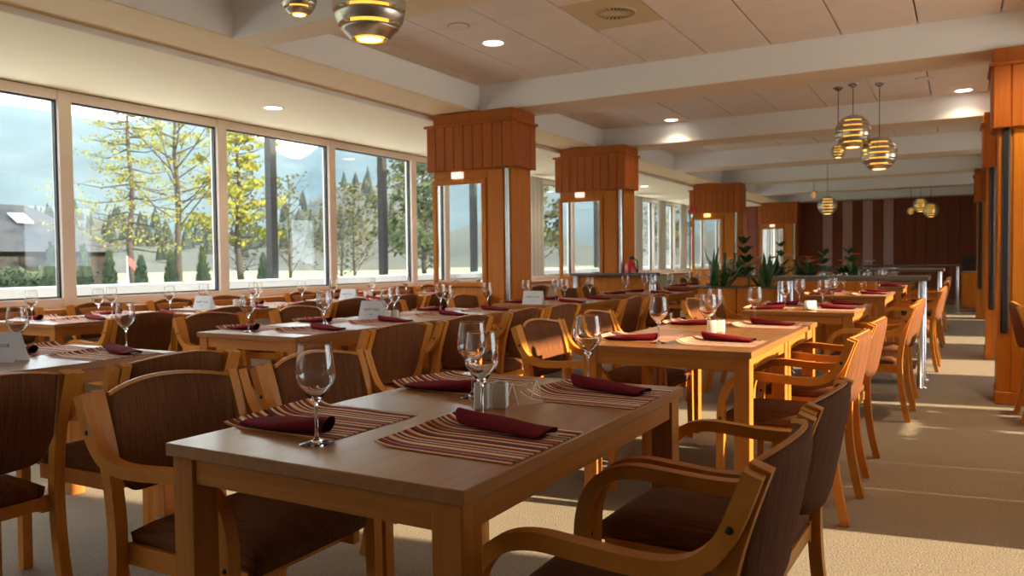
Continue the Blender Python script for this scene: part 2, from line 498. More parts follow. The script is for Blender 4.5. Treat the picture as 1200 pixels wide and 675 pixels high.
# right wall: solid by the viewer, then tall glazing
RY0 = 3.28
struct(MB().box(XR, XR + .25, YB, RY0, 0, ZL + .1).build('wall_right', 'wall_paint'), 'solid cream wall beside the viewer', 'wall')
SILL, LINT = .82, 2.42
struct(MB().box(XR, XR + .25, RY0, YF, 0, SILL).build('wall_right', 'wall_paint'), 'low wall under the right hand windows', 'wall')
struct(MB().box(XR, XR + .25, RY0, YF, LINT, ZL + .1).build('wall_right', 'wall_paint'), 'lintel over the right hand windows', 'wall')
OPEN = [(3.28, 5.4), (5.4, 7.6), (9.1, 10.7), (12.2, 13.4), (16.6, 18.0)]
for k, (y, y2) in enumerate(OPEN):
    wn = empty('window_%d' % (30 + k), (XR + .1, y, SILL))
    struct(wn, '%s tall window along the right wall' % ORD[k], 'window')
    ln = y2 - y
    MB().cbox(-.05, .05, 0, .07, 0, LINT - SILL, .006).build('mullion', 'frame_paint', wn)
    MB().cbox(-.04, .04, .07, ln, 0, .06, .004).build('bottom_rail', 'frame_paint', wn)
    MB().box(-.01, .01, .07, ln, .06, LINT - SILL).build('pane', 'window_glass', wn)
for k, (y, y2) in enumerate(((7.6, 9.1), (10.7, 12.2), (13.4, 16.6), (18.0, YF))):
    struct(MB().box(XR, XR + .25, y, y2, SILL, LINT).build('wall_right', 'wall_paint'), '%s wall pier between the right hand windows' % ORD[k], 'wall')
struct(MB().box(XL, XR, YB - .2, YB, 0, 3.2).build('wall_back', 'wall_paint'), 'plain cream wall behind the viewer', 'wall')
# far wall of wooden planks
fwall = struct(MB().box(XL, XR, YF, YF + .2, 0, 3.2).build('wall_front', 'mahogany'), 'dark red wood panelled end wall with a few paler glossy strips', 'wall')
pw = 0.262
x = XL; k = 0
pm = {m_: shared(MB().cbox(-pw / 2 + .004, pw / 2 - .004, -.03, 0, .1, 2.72, .006), 'plank', m_) for m_ in ('mahogany', 'mahogany_pale')}
while x + pw < XR:
    cx = x + pw / 2
    pale = any(abs(cx - q) < pw / 2 for q in (-3.42, -2.90, -2.35, -1.82))
    put('plank', pm['mahogany_pale' if pale else 'mahogany'], fwall, (cx, YF, 0))
    x += pw; k += 1
struct(MB().box(XL, XR, YF - .05, YF, 0, .1).build('baseboard_front', 'mahogany'), 'dark wooden baseboard along the end wall', 'baseboard')

# ------------------------------------------------------------------ columns
def column(cx, y, side, phrase, grp, amber=False, redsign=False, mirror=True):
    """side -1: left row (steel edge on its right), +1: right row (mirrored)"""
    t = tag(empty('wooden_column', (cx, y, 0)), phrase, 'column', grp)
    f = -side                       # direction toward the aisle in x
    def xr(a, b): return (min(f * a, f * b), max(f * a, f * b))
    # local x measured toward the aisle: body -0.48..0.50
    a, b = xr(-.48, .49)
    MB().box(a, b, .06, .47, 0, 2.14).build('body', 'cherry', t)
    a, b = xr(-.535, .535)
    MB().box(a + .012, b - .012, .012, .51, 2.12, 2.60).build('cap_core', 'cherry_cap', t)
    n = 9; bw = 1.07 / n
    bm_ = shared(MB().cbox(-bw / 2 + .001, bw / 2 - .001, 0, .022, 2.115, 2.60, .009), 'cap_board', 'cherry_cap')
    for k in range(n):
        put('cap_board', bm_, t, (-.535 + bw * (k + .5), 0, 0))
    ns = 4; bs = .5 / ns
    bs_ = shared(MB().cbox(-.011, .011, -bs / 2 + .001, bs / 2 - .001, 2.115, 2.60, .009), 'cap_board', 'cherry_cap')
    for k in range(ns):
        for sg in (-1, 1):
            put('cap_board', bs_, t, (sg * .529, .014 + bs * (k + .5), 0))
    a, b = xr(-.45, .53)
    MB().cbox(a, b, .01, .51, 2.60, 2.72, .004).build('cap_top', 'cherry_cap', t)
    MB().cbox(-.56, .56, -.02, .53, 2.585, 2.612, .005).build('cap_ledge', 'cherry_cap', t)
    # framed mirror in the front face
    m0, m1, z0, z1 = -.44, .13, .93, 1.97
    fr = .055
    for (p0, p1, q0, q1, nm) in ((m0 - fr, m1 + fr, z1, z1 + fr, 'frame_rail'), (m0 - fr, m1 + fr, z0 - fr, z0, 'frame_rail'),
                                 (m0 - fr, m0, z0, z1, 'frame_stile'), (m1, m1 + fr, z0, z1, 'frame_stile')):
        a, b = xr(p0, p1)
        MB().cbox(a, b, .035, .07, q0, q1, .008).build(nm, 'cherry', t)
    a, b = xr(m0, m1)
    MB().box(a, b, .053, .064, z0, z1).build('mirror', 'mirror', t)
    # outer mouldings
    a, b = xr(.20, .40)
    MB().cbox(a, b, .045, .065, .1, 2.11, .008).build('panel', 'cherry', t)
    a, b = xr(.415, .47)
    MB().cbox(a, b, .03, .075, .55, 2.12, .012).build('steel_edge', 'steel' if side < 0 else 'dark_post', t)
    a, b = xr(-.49, .50)
    MB().cbox(a, b, .045, .48, 0, .10, .006).build('plinth', 'cherry', t)
    # small illuminated number plate under the cap
    a, b = xr(-.22, -.09)
    MB().rbox(a, b, .0, .055, 2.03, 2.10, .008, 2).build('light_box', 'sign_amber' if amber else 'sign_glow', t)
    if redsign:
        a, b = xr(-.53, -.38)
        MB().box(a, b, -.02, 0, 2.12, 2.24).build('red_sign', 'red_gloss', t)
    return t
G = 'wooden columns with caps'
LCX, RCX = -4.515, 0.735
column(LCX, 7.0, -1, 'largest orange wood column, with framed mirror, beside the window front', G)
column(LCX, 10.1, -1, 'second orange wood column from the left, with mirror behind the counter', G)
column(LCX, 16.5, -1, 'third orange wood column from the left, with amber lit plate', G, amber=True, redsign=True)
column(LCX, 23.1, -1, 'small farthest wood column beside the dark end wall', G)
column(RCX, 7.05, 1, 'bright orange wood column cut by the right picture edge', G)
column(RCX, 10.1, 1, 'wood column just behind the right edge column, dark metal corner', G)
column(RCX, 16.5, 1, 'distant wood column on the right, behind the other right columns', G)

# ------------------------------------------------------------------ chair
arm_path = spline([(-.318, .800), (-.294, .735), (-.268, .680), (-.228, .638), (-.170, .618), (-.09, .616), (.0, .622), (.08, .626), (.145, .612), (.195, .572), (.222, .510), (.230, .430), (.232, .25), (.236, 0)], 4)
leg_path = spline([(-.325, .805), (-.300, .735), (-.274, .650), (-.255, .560), (-.243, .470), (-.240, .380), (-.248, .250), (-.268, .120), (-.295, 0)], 4)
def back_x(z):
    t = (z - .5) / .3
    return -.262 - .056 * t
def panel_mb(th, grow=0.0, zt=0.0, off=0.0):
    """curved, slightly arched back panel with rounded lower corners"""
    nu, nv = 16, 8
    mb = MB()
    W = .208 + grow
    def pt(u, v, s):
        y = (u * 2 - 1) * W
        k = 1 - (y / W) ** 2
        top = .796 + .026 * k + zt
        e = max(0.0, abs(y) - (W - .075)) / .075
        bot = .520 - .010 * k + .075 * (1 - math.sqrt(max(0, 1 - min(1, e) ** 2)))
        z = bot + (top - bot) * v
        x = back_x(z) - .048 * k + .012 + off
        edge = min(1.0, min(v, 1 - v) * 6, min(u, 1 - u) * 10) if th > .015 else 1.0
        h = th / 2 * (.45 + .55 * math.sqrt(edge))
        return (x + s * h, y, z)
    vs = []
    for s in (1, -1):
        for j in range(nv + 1):
            for i in range(nu + 1):
                vs.append(pt(i / nu, j / nv, s))
    W1 = nu + 1; n = W1 * (nv + 1)
    fs = []
    for j in range(nv):
        for i in range(nu):
            a = j * W1 + i
            fs.append((a, a + 1, a + W1 + 1, a + W1)); fs.append((n + a, n + a + W1, n + a + W1 + 1, n + a + 1))
    ring = [i for i in range(W1)] + [j * W1 + nu for j in range(1, nv + 1)] + [nv * W1 + i for i in range(nu - 1, -1, -1)] + [j * W1 for j in range(nv - 1, 0, -1)]
    for a, b in zip(ring, ring[1:] + ring[:1]):
        fs.append((a, n + a, n + b, b))
    mb.add(vs, fs, True)
    return mb
def seat_mb():
    mb = MB(); nu, nv = 10, 10
    x0, x1, hw = -.232, .255, .212
    def rr(u, v):
        # rounded rectangle mapping
        x = x0 + (x1 - x0) * u; y = (v * 2 - 1) * (hw - .012 * (1 - u))
        return x, y
    def top(u, v):
        x, y = rr(u, v)
        e = min(min(u, 1 - u) * 6, min(v, 1 - v) * 6, 1)
        return (x, y, .420 + .034 * math.sqrt(e) + .010 * (1 - (v * 2 - 1) ** 2) * (1 - (u * 2 - 1) ** 2))
    mb.grid(top, nu, nv)
    W1 = nu + 1
    ring = [i for i in range(W1)] + [j * W1 + nu for j in range(1, nv + 1)] + [nv * W1 + i for i in range(nu - 1, -1, -1)] + [j * W1 for j in range(nv - 1, 0, -1)]
    n = len(mb.v)
    low = [(mb.v[i][0] * .985, mb.v[i][1] * .97, .384) for i in ring]
    mb.v += low
    m = len(ring)
    for q in range(m):
        mb.f.append((ring[q], n + q, n + (q + 1) % m, ring[(q + 1) % m])); mb.sm.append(True)
    mb.f.append(tuple(n + q for q in range(m))); mb.sm.append(False)
    return mb
CH = {}
CH['backrest'] = shared(panel_mb(.030), 'backrest', 'ribbed_fabric', True)
def edge_mb():
    pts = []
    for i in range(17):
        y = (i / 8 - 1) * .208
        k = 1 - (y / .208) ** 2
        z = .799 + .026 * k
        pts.append((back_x(z) - .048 * k + .012, y, z))
    mb = MB(); vs = []; fs = []
    for x, y, z in pts:
        vs += [(x + .002, y, z - .008), (x + .013, y, z - .008), (x + .012, y, z + .002), (x + .003, y, z + .002)]
    for i in range(16):
        for k in range(4):
            fs.append((i * 4 + k, i * 4 + (k + 1) % 4, i * 4 + 4 + (k + 1) % 4, i * 4 + 4 + k))
    fs += [(3, 2, 1, 0), (64, 65, 66, 67)]
    return mb.add(vs, fs)
CH['top_edge'] = shared(edge_mb(), 'top_edge', 'bentwood', True)
CH['seat'] = shared(seat_mb(), 'seat', 'ribbed_fabric', True)
CH['seat_frame'] = shared(MB().box(-.235, .225, -.21, -.186, .335, .392).box(-.235, .225, .186, .21, .335, .392).box(.17, .195, -.186, .186, .345, .386).box(-.235, -.21, -.186, .186, .345, .386), 'seat_frame', 'bentwood')
for s, nm in ((-1, 'r'), (1, 'l')):
    a, b = sorted((s * .214, s * .250)); c, d = sorted((s * .2505, s * .286))
    CH['back_leg' + nm] = shared(MB().strip(leg_path, .036, a, b), 'back_leg', 'bentwood', True)
    CH['arm' + nm] = shared(MB().strip(arm_path, .034, c, d), 'arm', 'bentwood', True)
cap_me = shared(MB().lathe([(.0001, .0025), (.006, .002), (.0075, 0), (.0075, -.002)], 10), 'bolt_cap', 'bolt_black')
def chair(x, y, rz, label, group, detail=2):
    t = tag(empty('dining_chair', (x, y, 0), rz), label, 'chair', group)
    for nm in ('backrest', 'top_edge', 'seat', 'seat_frame'):
        put(nm, CH[nm], t)
    for q in 'lr':
        put('back_leg', CH['back_leg' + q], t); put('arm', CH['arm' + q], t)
    if detail > 1:
        for s in (-1, 1):
            for bx_, bz in ((-.281, .705), (.231, .425)):
                o = put('bolt_cap', cap_me, t, (bx_, s * .2862, bz)); o.rotation_euler = (-s * PI / 2, 0, 0)
    return t

# ------------------------------------------------------------------ table
def table_meshes(W, Ln):
    d = {}
    hx, hy = W / 2, Ln / 2
    d['tabletop'] = shared(MB().cbox(-hx, hx, -hy, hy, .721, .75, .002), 'tabletop', 'tabletop_wood')
    d['leg'] = shared(MB().cbox(-.034, .034, -.034, .034, 0, .721, .003), 'leg', 'beech_z')
    d['ax'] = shared(MB().cbox(-hx + .078, hx - .078, -.011, .011, 0.662, .721, .002), 'apron', 'beech_x')
    d['ay'] = shared(MB().cbox(-.011, .011, -hy + .078, hy - .078, 0.662, .721, .002), 'apron', 'beech_y')
    return d
TM = {}
def table(cx, cy, W, Ln, label, group='wooden dining tables'):
    k = (W, Ln)
    if k not in TM: TM[k] = table_meshes(W, Ln)
    d = TM[k]
    t = tag(empty('dining_table', (cx, cy, 0)), label, 'table', group)
    put('tabletop', d['tabletop'], t)
    for sx_ in (-1, 1):
        put('apron', d['ay'], t, (sx_ * (W / 2 - .028), 0, 0))
        for sy_ in (-1, 1):
            put('leg', d['leg'], t, (sx_ * (W / 2 - .044), sy_ * (Ln / 2 - .044), 0))
    for sy_ in (-1, 1):
        put('apron', d['ax'], t, (0, sy_ * (Ln / 2 - .028), 0))
    return t

# ------------------------------------------------------------------ table ware
glass_prof = [(.0001, .0035), (.018, .003), (.034, .0016), (.0385, .0006), (.038, 0.0022), (.020, .005), (.008, .009), (.0045, .016), (.0036, .04), (.0036, .08), (.005, .090),
              (.012, .098), (.026, .115), (.039, .133), (.0445, .148), (.0440, .160), (.0415, .185), (.0385, .208), (.0370, .2195), (.0368, .2213), (.0366, .222)]
glass_in = [(.0363, .222), (.0361, .2213), (.0363, .2195), (.0378, .208), (.0408, .185), (.0433, .160), (.0437, .148), (.0382, .134), (.025, .117), (.010, .101), (.0001, .097)]
GLASS = shared(MB().lathe(glass_prof + glass_in, 28), 'wine_glass', 'crystal')
GLASS_LO = shared(MB().lathe(glass_prof[2:] + glass_in, 14), 'wine_glass', 'crystal')
def mat_fn(seed):
    rn = random.Random(seed); ph = rn.uniform(0, 6)
    def fn(u, v):
        x = -.185 + .37 * u; y = -.165 + .33 * v
        c = max(0, .26 - u) / .26
        z = .0016 + .020 * c ** 2 * (.75 + .35 * math.sin(v * 2.2 + ph)) + .003 * (1 - c) * max(0, math.sin(u * 5 + ph)) * v * v
        x += .022 * c ** 2
        return (x, y, z)
    return fn
def mat_mesh(seed, nu=22, nv=6):
    fn = mat_fn(seed)
    mb = MB().grid(fn, nu, nv)
    mb.grid(lambda u, v: (lambda p: (p[0], p[1], p[2] - .0013))(fn(1 - u, v)), nu, nv)
    return shared(mb, 'placemat', 'striped_mat')
MATS = [mat_mesh(s) for s in range(4)]
def napkin_mb():
    """rolled cloth pocket: open round end at x=0, flattened toward x=-.25"""
    def fn(u, v):
        x = -.25 * u
        k = u ** .8
        hw = .021 + .030 * math.sin(min(u, .55) / .55 * PI / 2) - .006 * max(0, u - .6) / .4
        hh = .020 * (1 - k) + .0075 * k
        a = v * 2 * PI * 1.12 - .4
        rr = 1 + .05 * v
        wob = .0022 * math.sin(9 * u + v * 11) * u
        return (x + .008 * math.sin(a) * (1 - u), hw * rr * math.cos(a) + .012 * u, max(.001, hh + hh * rr * math.sin(a) + wob))
    return MB().grid(fn, 14, 26)
NAP = shared(napkin_mb(), 'napkin', 'napkin_cloth')
def cutlery_mb():
    mb = MB()
    mb.rbox(-.285, -.20, .004, .012, .006, .0085, .001, 1)
    mb.rbox(-.278, -.20, .016, .0235, .006, .0085, .001, 1)
    return mb
CUT = shared(cutlery_mb(), 'cutlery', 'steel')
SHK = shared(MB().rbox(-.020, .020, -.020, .020, 0, .068, .005, 2), 'shaker', 'ceramic')
LID = shared(MB().rbox(-.017, .017, -.017, .017, .068, .0735, .002, 1), 'lid', 'steel')

def setting(px, py, side, where, hi=True, glasses=1, rz=0.0):
    """side -1: seat on the left edge, +1: seat on the right edge. px,py = placemat centre"""
    rn = random.Random(int(px * 977 + py * 131))
    m = put('placemat', MATS[rn.randrange(4)], None, (px, py, .7503)); m.rotation_euler = (0, 0, rz + rn.uniform(-.06, .03))
    tag(m, 'striped placemat at the %s' % where, 'placemat', 'striped placemats')
    n = empty('napkin_roll', (px + (.135 if side < 0 else -.11), py + (-.115 if side < 0 else .10), .7535), (0 if side < 0 else PI) + rn.uniform(-.1, .1) - (.07 if side > 0 else 0))
    tag(n, 'rolled burgundy napkin at the %s' % where, 'napkin', 'burgundy napkin rolls')
    put('napkin', NAP, n)
    if hi: put('cutlery', CUT, n)
    g = put('wine_glass', GLASS if hi else GLASS_LO, None, (px + (.165 if side < 0 else -.115) + rn.uniform(-.01, .01), py + (-.195 if side < 0 else .19), .7503))
    tag(g, 'clear wine glass at the %s' % where, 'glass', 'wine glasses')

def shakers(x, y, where, hi=True):
    for k, (dx, dy) in enumerate(((0, 0), (.036, .036))):
        s = empty('shaker', (x + dx, y + dy, .7503), .35)
        put('body', SHK, s); put('lid', LID, s)
        tag(s, '%s square white shaker in the middle of the %s' % (('near', 'far')[k], where), 'shaker', 'white table shakers')

def text_mesh(txt, size):
    cu = bpy.data.curves.new('t', 'FONT'); cu.body = txt; cu.size = size; cu.align_x = 'CENTER'; cu.extrude = .0002
    cu.resolution_u = 2
    o = bpy.data.objects.new('t', cu); C.objects.link(o)
    dg = bpy.context.evaluated_depsgraph_get()
    me = bpy.data.meshes.new_from_object(o.evaluated_get(dg))
    bpy.data.objects.remove(o); bpy.data.curves.remove(cu)
    me.materials.clear(); me.materials.append(M['ink'])
    return me
TXT1 = text_mesh('HAPPY TOUR', .021)
TXT2 = text_mesh('menu', .011)
def menu_card(x, y, rz, where, w_=.20, h=.13, lean=.35):
    """folded paper tent: two leaning leaves"""
    t = tag(empty('menu_card', (x, y, .7505), rz), 'white folded menu card standing on the %s' % where, 'menu card', 'folded menu cards')
    dx = h * math.sin(lean); hz = h * math.cos(lean)
    for s in (-1, 1):
        mb = MB()
        def leaf(u, v): return (-w_ / 2 + w_ * u, s * dx * (1 - v), hz * v)
        mb.grid(leaf, 1, 1); mb.add([(-w_ / 2 + w_ * u, s * (dx - .0012) * (1 - v) - s * .0004, hz * v - .0003) for u, v in ((0, 0), (0, 1), (1, 1), (1, 0))], [(0, 1, 2, 3)])
        mb.build('leaf', 'paper', t)
    for me, z in ((TXT1, .5), (TXT2, .28)):
        o = put('lettering', me, t)
        o.location = (0, -dx * (1 - z) - .0012, hz * z)
        o.rotation_euler = (PI / 2 - lean, 0, 0)
    return t

# ------------------------------------------------------------------ layout of tables, chairs and place settings
def chairs_at(tx_l, tx_r, ys_l, ys_r, where, hi=2):
    for i, yy in enumerate(ys_l):
        pos = ('near', 'far')[i] if len(ys_l) == 2 else ('near', 'middle', 'far')[i] if len(ys_l) == 3 else 'only'
        chair(tx_l, yy, random.uniform(-.03, .03), 'brown bentwood armchair, %s seat left of the %s' % (pos, where), 'bentwood dining chairs', hi)
    for i, yy in enumerate(ys_r):
        pos = ('near', 'far')[i] if len(ys_r) == 2 else ('near', 'middle', 'far')[i] if len(ys_r) == 3 else 'only'
        chair(tx_r, yy, PI + random.uniform(-.03, .03), 'brown bentwood armchair, %s seat right of the %s' % (pos, where), 'bentwood dining chairs', hi)

TW = .80
# row R, along the aisle
table(-1.15, 1.757, TW, 1.246, 'largest wooden table, nearest, in the middle foreground')
chair(-1.74, 1.53, .02, 'large brown armchair, nearest on the left of the foreground table', 'bentwood dining chairs')
chair(-1.74, 2.13, -.02, 'brown armchair behind the nearest wine glass, left of the foreground table', 'bentwood dining chairs')
chair(-.61, 1.56, PI + .01, 'nearest brown armchair, cut by the bottom edge, right of the foreground table', 'bentwood dining chairs')
chair(-.61, 2.17, PI - .03, 'second brown armchair, tucked at the right of the foreground table', 'bentwood dining chairs')
FT = 'foreground table'
setting(-1.41, 1.48, -1, 'near left place of the ' + FT)
setting(-1.40, 2.13, -1, 'far left place of the ' + FT)
setting(-.945, 1.49, 1, 'near right place of the ' + FT)
setting(-.94, 2.13, 1, 'far right place of the ' + FT)
shakers(-1.125, 1.80, FT)
def tent(x, y, rz):
    t = tag(empty('acrylic_stand', (x, y, .7503), rz), 'clear acrylic card stand behind the shakers on the foreground table', 'card stand')
    for s in (-1, 1):
        MB().add([(-.045, s * .028, 0), (.045, s * .028, 0), (.045, 0, .06), (-.045, 0, .06), (-.045, s * .0255, 0), (.045, s * .0255, 0), (.045, -s * .0015, .06), (-.045, -s * .0015, .06)],
                 [(0, 1, 2, 3), (7, 6, 5, 4), (0, 4, 5, 1), (1, 5, 6, 2), (2, 6, 7, 3), (3, 7, 4, 0)]).build('leaf', 'acrylic', t, True)
        for ex in (-.045, .045):
            MB().tube([(ex, s * .027, .001), (ex, 0, .06)], .0013, 5).build('edge', 'ceramic', t)
tent(-1.065, 1.93, 1.2)

table(-1.17, 3.83, TW, .87, 'square wooden table, second along the aisle, behind the foreground table')
table(-1.17, 4.71, TW, .87, 'square wooden table pushed against the far side of the second aisle table')
S2 = 'second aisle table'; S3 = 'third aisle table'
chairs_at(-1.72, -.71, [3.86], [3.83], S2)
chairs_at(-1.74, -.71, [4.68], [4.68], S3)
setting(-1.42, 3.78, -1, 'left place of the ' + S2); setting(-.99, 3.72, 1, 'right place of the ' + S2)
setting(-1.42, 4.78, -1, 'left place of the ' + S3); setting(-.99, 4.75, 1, 'right place of the ' + S3)
shakers(-1.16, 4.20, 'second aisle table')
table(-1.06, 6.72, TW, 1.246, 'wooden table in front of the grey counter, end of the aisle row')
S4 = 'table before the grey counter'
chairs_at(-1.62, -.60, [6.42, 7.02], [6.30, 6.90], S4)
for yy, q in ((6.42, 'near'), (7.02, 'far')):
    setting(-1.32, yy, -1, '%s left place of the %s' % (q, S4), False); setting(-.84, yy, 1, '%s right place of the %s' % (q, S4), False)
shakers(-1.02, 6.35, S4)
# row M
table(-3.53, 1.74, TW, 1.246, 'wooden table at the left picture edge with a menu card')
LAW = 'table at the left picture edge'
chair(-2.86, 1.27, PI, 'brown armchair cut by the left picture edge, seen from behind', 'bentwood dining chairs')
chair(-2.86, 1.92, PI + .03, 'brown armchair seen from behind, between the left edge table and foreground chair', 'bentwood dining chairs')
setting(-3.78, 1.46, -1, 'near left place of the ' + LAW); setting(-3.78, 2.12, -1, 'far left place of the ' + LAW)
setting(-3.32, 1.45, 1, 'near right place of the ' + LAW); setting(-3.32, 2.13, 1, 'far right place of the ' + LAW)
menu_card(-3.52, 1.80, .38, LAW)
table(-3.52, 3.72, TW, 1.246, 'wooden table left of centre, second from the left edge table')
LBW = 'table left of centre'
chairs_at(-4.10, -2.93, [3.60, 4.42], [3.36, 4.02], LBW)
for yy, q in ((3.42, 'near'), (4.05, 'far')):
    setting(-3.78, yy, -1, '%s left place of the %s' % (q, LBW)); setting(-3.29, yy, 1, '%s right place of the %s' % (q, LBW))
menu_card(-3.56, 4.275, .15, LBW, .19, .14)
shakers(-3.41, 4.25, LBW)
table(-3.50, 5.00, TW, 1.246, 'wooden table adjoining the far end of the table left of centre')
LCW = 'table before the largest column'
chairs_at(-4.10, -2.93, [5.45], [4.75, 5.35], LCW)
for yy, q in ((4.75, 'near'), (5.35, 'far')):
    setting(-3.76, yy, -1, '%s left place of the %s' % (q, LCW)); setting(-3.28, yy, 1, '%s right place of the %s' % (q, LCW))
table(-3.41, 6.90, TW, 1.246, 'wooden table right of the largest column with a white card')
LDW = 'table right of the largest column'
chairs_at(-3.98, -2.83, [6.55, 7.15], [6.55, 7.2], LDW)
for yy, q in ((6.58, 'near'), (7.2, 'far')):
    setting(-3.66, yy, -1, '%s left place of the %s' % (q, LDW), False); setting(-3.18, yy, 1, '%s right place of the %s' % (q, LDW), False)
menu_card(-3.40, 6.345, .12, LDW, .19, .13)
# row W along the windows
for cy, wname, yl, yr, menu in ((3.72, 'first window table', [3.45, 4.22], [3.45, 4.12], None), (5.22, 'second window table', [4.98, 5.60], [4.95, 5.56], (-5.80, 4.67)),
                                (6.90, 'third window table', [6.72, 7.38], [6.35, 6.97], (-5.62, 6.35)), (8.9, 'fourth window table', [8.60, 9.22], [8.62, 9.24], None)):
    table(-5.77, cy, TW, 1.246, 'wooden table by the window front, the %s' % wname)
    chairs_at(-6.33, -5.18, yl, yr, wname)
    for dy, q in ((-.31, 'near'), (.31, 'far')):
        setting(-6.02, cy + dy, -1, '%s left place of the %s' % (q, wname), False); setting(-5.54, cy + dy, 1, '%s right place of the %s' % (q, wname), False)
    if menu: menu_card(menu[0], menu[1], .15, wname, .18, .13)
shakers(-5.80, 5.02, 'second window table'); shakers(-5.72, 6.75, 'third window table')
# distant tables
for cx, cy, wname in ((-3.25, 8.95, 'table before the second column'), (-1.05, 9.35, 'table just behind the grey counter'), (-3.35, 11.6, 'distant table past the second column'),
                      (-1.05, 11.7, 'distant table beyond the plants'), (-1.05, 14.0, 'farthest table of the aisle row'), (-3.3, 13.7, 'farthest table past the second column')):
    table(cx, cy, TW, 1.246, 'wooden dining table, the %s' % wname)
    chairs_at(cx - .6, cx + .56, [cy - .3, cy + .3], [cy - .3, cy + .3], wname, 1)
    for dy, q in ((-.31, 'near'), (.31, 'far')):
        setting(cx - .25, cy + dy, -1, '%s left place of the %s' % (q, wname), False); setting(cx + .23, cy + dy, 1, '%s right place of the %s' % (q, wname), False)
# row on the right, mostly outside the picture
SHADE_BOXES = ((3.80, 4.45), (4.51, 5.03), (5.09, 5.66))  # unseen boxes added to cast dark floor bands, gaps leave thin streaks
table(1.32, 6.34, TW, 1.246, 'wooden table in front of the right edge column')
chair(.66, 6.55, .03, 'bentwood armchair at the right picture edge before the orange column', 'bentwood dining chairs')
chairs_at(9, 1.9, [], [6.0, 6.6], 'table before the right edge column')

# ------------------------------------------------------------------ lamps
def downlight(x, y, z, where, watts=14):
    t = tag(empty('downlight', (x, y, z)), 'round white recessed downlight %s' % where, 'downlight', 'recessed downlights')
    MB().lathe([(.105, 0), (.105, -.006), (.088, -.008), (.083, -.002)], 24).build('rim', 'plaster_white', t)
    MB().lathe([(.0001, -.004), (.082, -.003)], 24).build('lens', 'lamp_glow', t)
    l = bpy.data.lights.new('downlight_beam', 'SPOT')
    l.energy = watts; l.spot_size = math.radians(130); l.spot_blend = 0.6; l.shadow_soft_size = .08; l.color = (1.0, .80, .52)
    o = bpy.data.objects.new('downlight_beam', l); C.objects.link(o); o.parent = t; o.location = (0, 0, -.03)
    return t
DL = [(-3.46, 5.78, ZC, 'in the bay before the largest column'), (-3.36, 10.2, ZC, 'before the third beam, left'), (0.01, 10.2, ZC, 'before the third beam, right'),
      (.45, 6.35, ZC, 'in the bay above the aisle'), (-5.92, 5.64, ZL, 'in the low ceiling over the first windows'), (-5.9, 9.0, ZL, 'in the low ceiling past the largest column'),
      (-5.9, 12.4, ZL, 'in the low ceiling past the second column'), (-5.8, 15.8, ZL, 'in the low ceiling before the third column'), (-5.8, 20.5, ZL, 'in the low ceiling near the end wall'),
      
      (-5.9, 2.2, ZL, 'in the low ceiling left of view')]
for x, y, z, wh in DL: downlight(x, y, z, wh, 80 if 'above the aisle' in wh else 18)

def pendant(x, y, z, d, label, nb=6, top=ZC, lit=12):
    """barrel of curved metal rings round a glowing core, on a thin cord"""
    t = tag(empty('pendant_lamp', (x, y, z)), label, 'pendant lamp', 'ringed metal pendant lamps')
    R = d / 2; Hh = R * .94
    def rad(q): return R * (1 - abs(q) ** 2.3 * .55)
    gap = .22
    for k in range(nb):
        a = -1 + 2 * (k + gap / 2) / nb; b = -1 + 2 * (k + 1 - gap / 2) / nb
        pr = [(rad(a + (b - a) * i / 4), Hh * (a + (b - a) * i / 4)) for i in range(5)]
        inn = [(r_ - .004 * d / .36, z_) for r_, z_ in reversed(pr)]
        MB().lathe(pr + inn + pr[:1], 32).build('ring', 'brushed_metal', t, True)
    MB().lathe([(R * .36, -Hh * .97), (R * .46, -Hh * .80), (R * .52, -Hh * .4), (R * .54, 0), (R * .52, Hh * .4), (R * .46, Hh * .8), (R * .34, Hh * .97)], 28).build('inner_shade', 'amber_inner', t)
    MB().lathe([(.0001, -R * .98 * .94), (R * .33, -R * .90)], 20).build('bulb_disc', 'bulb_glow', t)
    for q in range(3):
        an = 2 * PI * q / 3 + .5
        MB().tube([(rad(u) * .965 * math.cos(an), rad(u) * .965 * math.sin(an), Hh * u) for u in (-.95, -.6, -.2, .2, .6, .95)], .0022, 5).build('rib', 'dark_post', t)
    MB().lathe([(R * .46, Hh * .96), (R * .3, Hh * 1.03), (R * .08, Hh * 1.06), (.006, Hh * 1.12)], 20).build('top_cap', 'brushed_metal', t)
    MB().tube([(0, 0, Hh), (0, 0, top - z - .01)], .004, 6).build('cord', 'dark_post', t)
    MB().lathe([(.0001, top - z - .035), (.02, top - z - .034), (.055, top - z - .008), (.058, top - z)], 18).build('canopy', 'steel', t)
    if lit:
        l = bpy.data.lights.new('pendant_glow', 'POINT'); l.energy = lit; l.color = (1, .66, .28); l.shadow_soft_size = R * .3
        o = bpy.data.objects.new('pendant_glow', l); C.objects.link(o); o.parent = t; o.location = (0, 0, -Hh * 1.1)
    return t
pendant(-2.49, 3.0, 2.385, .352, 'largest ringed metal pendant lamp, cut by the top picture edge', 5, lit=0)
pendant(-2.95, 3.0, 2.50, .180, 'small ringed pendant lamp left of the largest one', 5, lit=0)
pendant(-1.02, 9.2, 2.49, .362, 'ringed pendant lamp hanging highest over the aisle', lit=0)
pendant(-.77, 9.3, 2.25, .362, 'ringed pendant lamp hanging lower, right of its twin', lit=0)
pendant(-1.18, 9.3, 2.31, .155, 'tiny ringed pendant lamp beside the two over the aisle', 5, lit=0)
pendant(-2.20, 15.9, 2.13, .355, 'distant single pendant lamp before the end wall', lit=0)
pendant(-.86, 21.4, 2.385, .345, 'distant pendant lamp, upper of the pair before the end wall', lit=0)
pendant(-.64, 21.4, 2.25, .345, 'distant pendant lamp, lower of the pair before the end wall', lit=0)
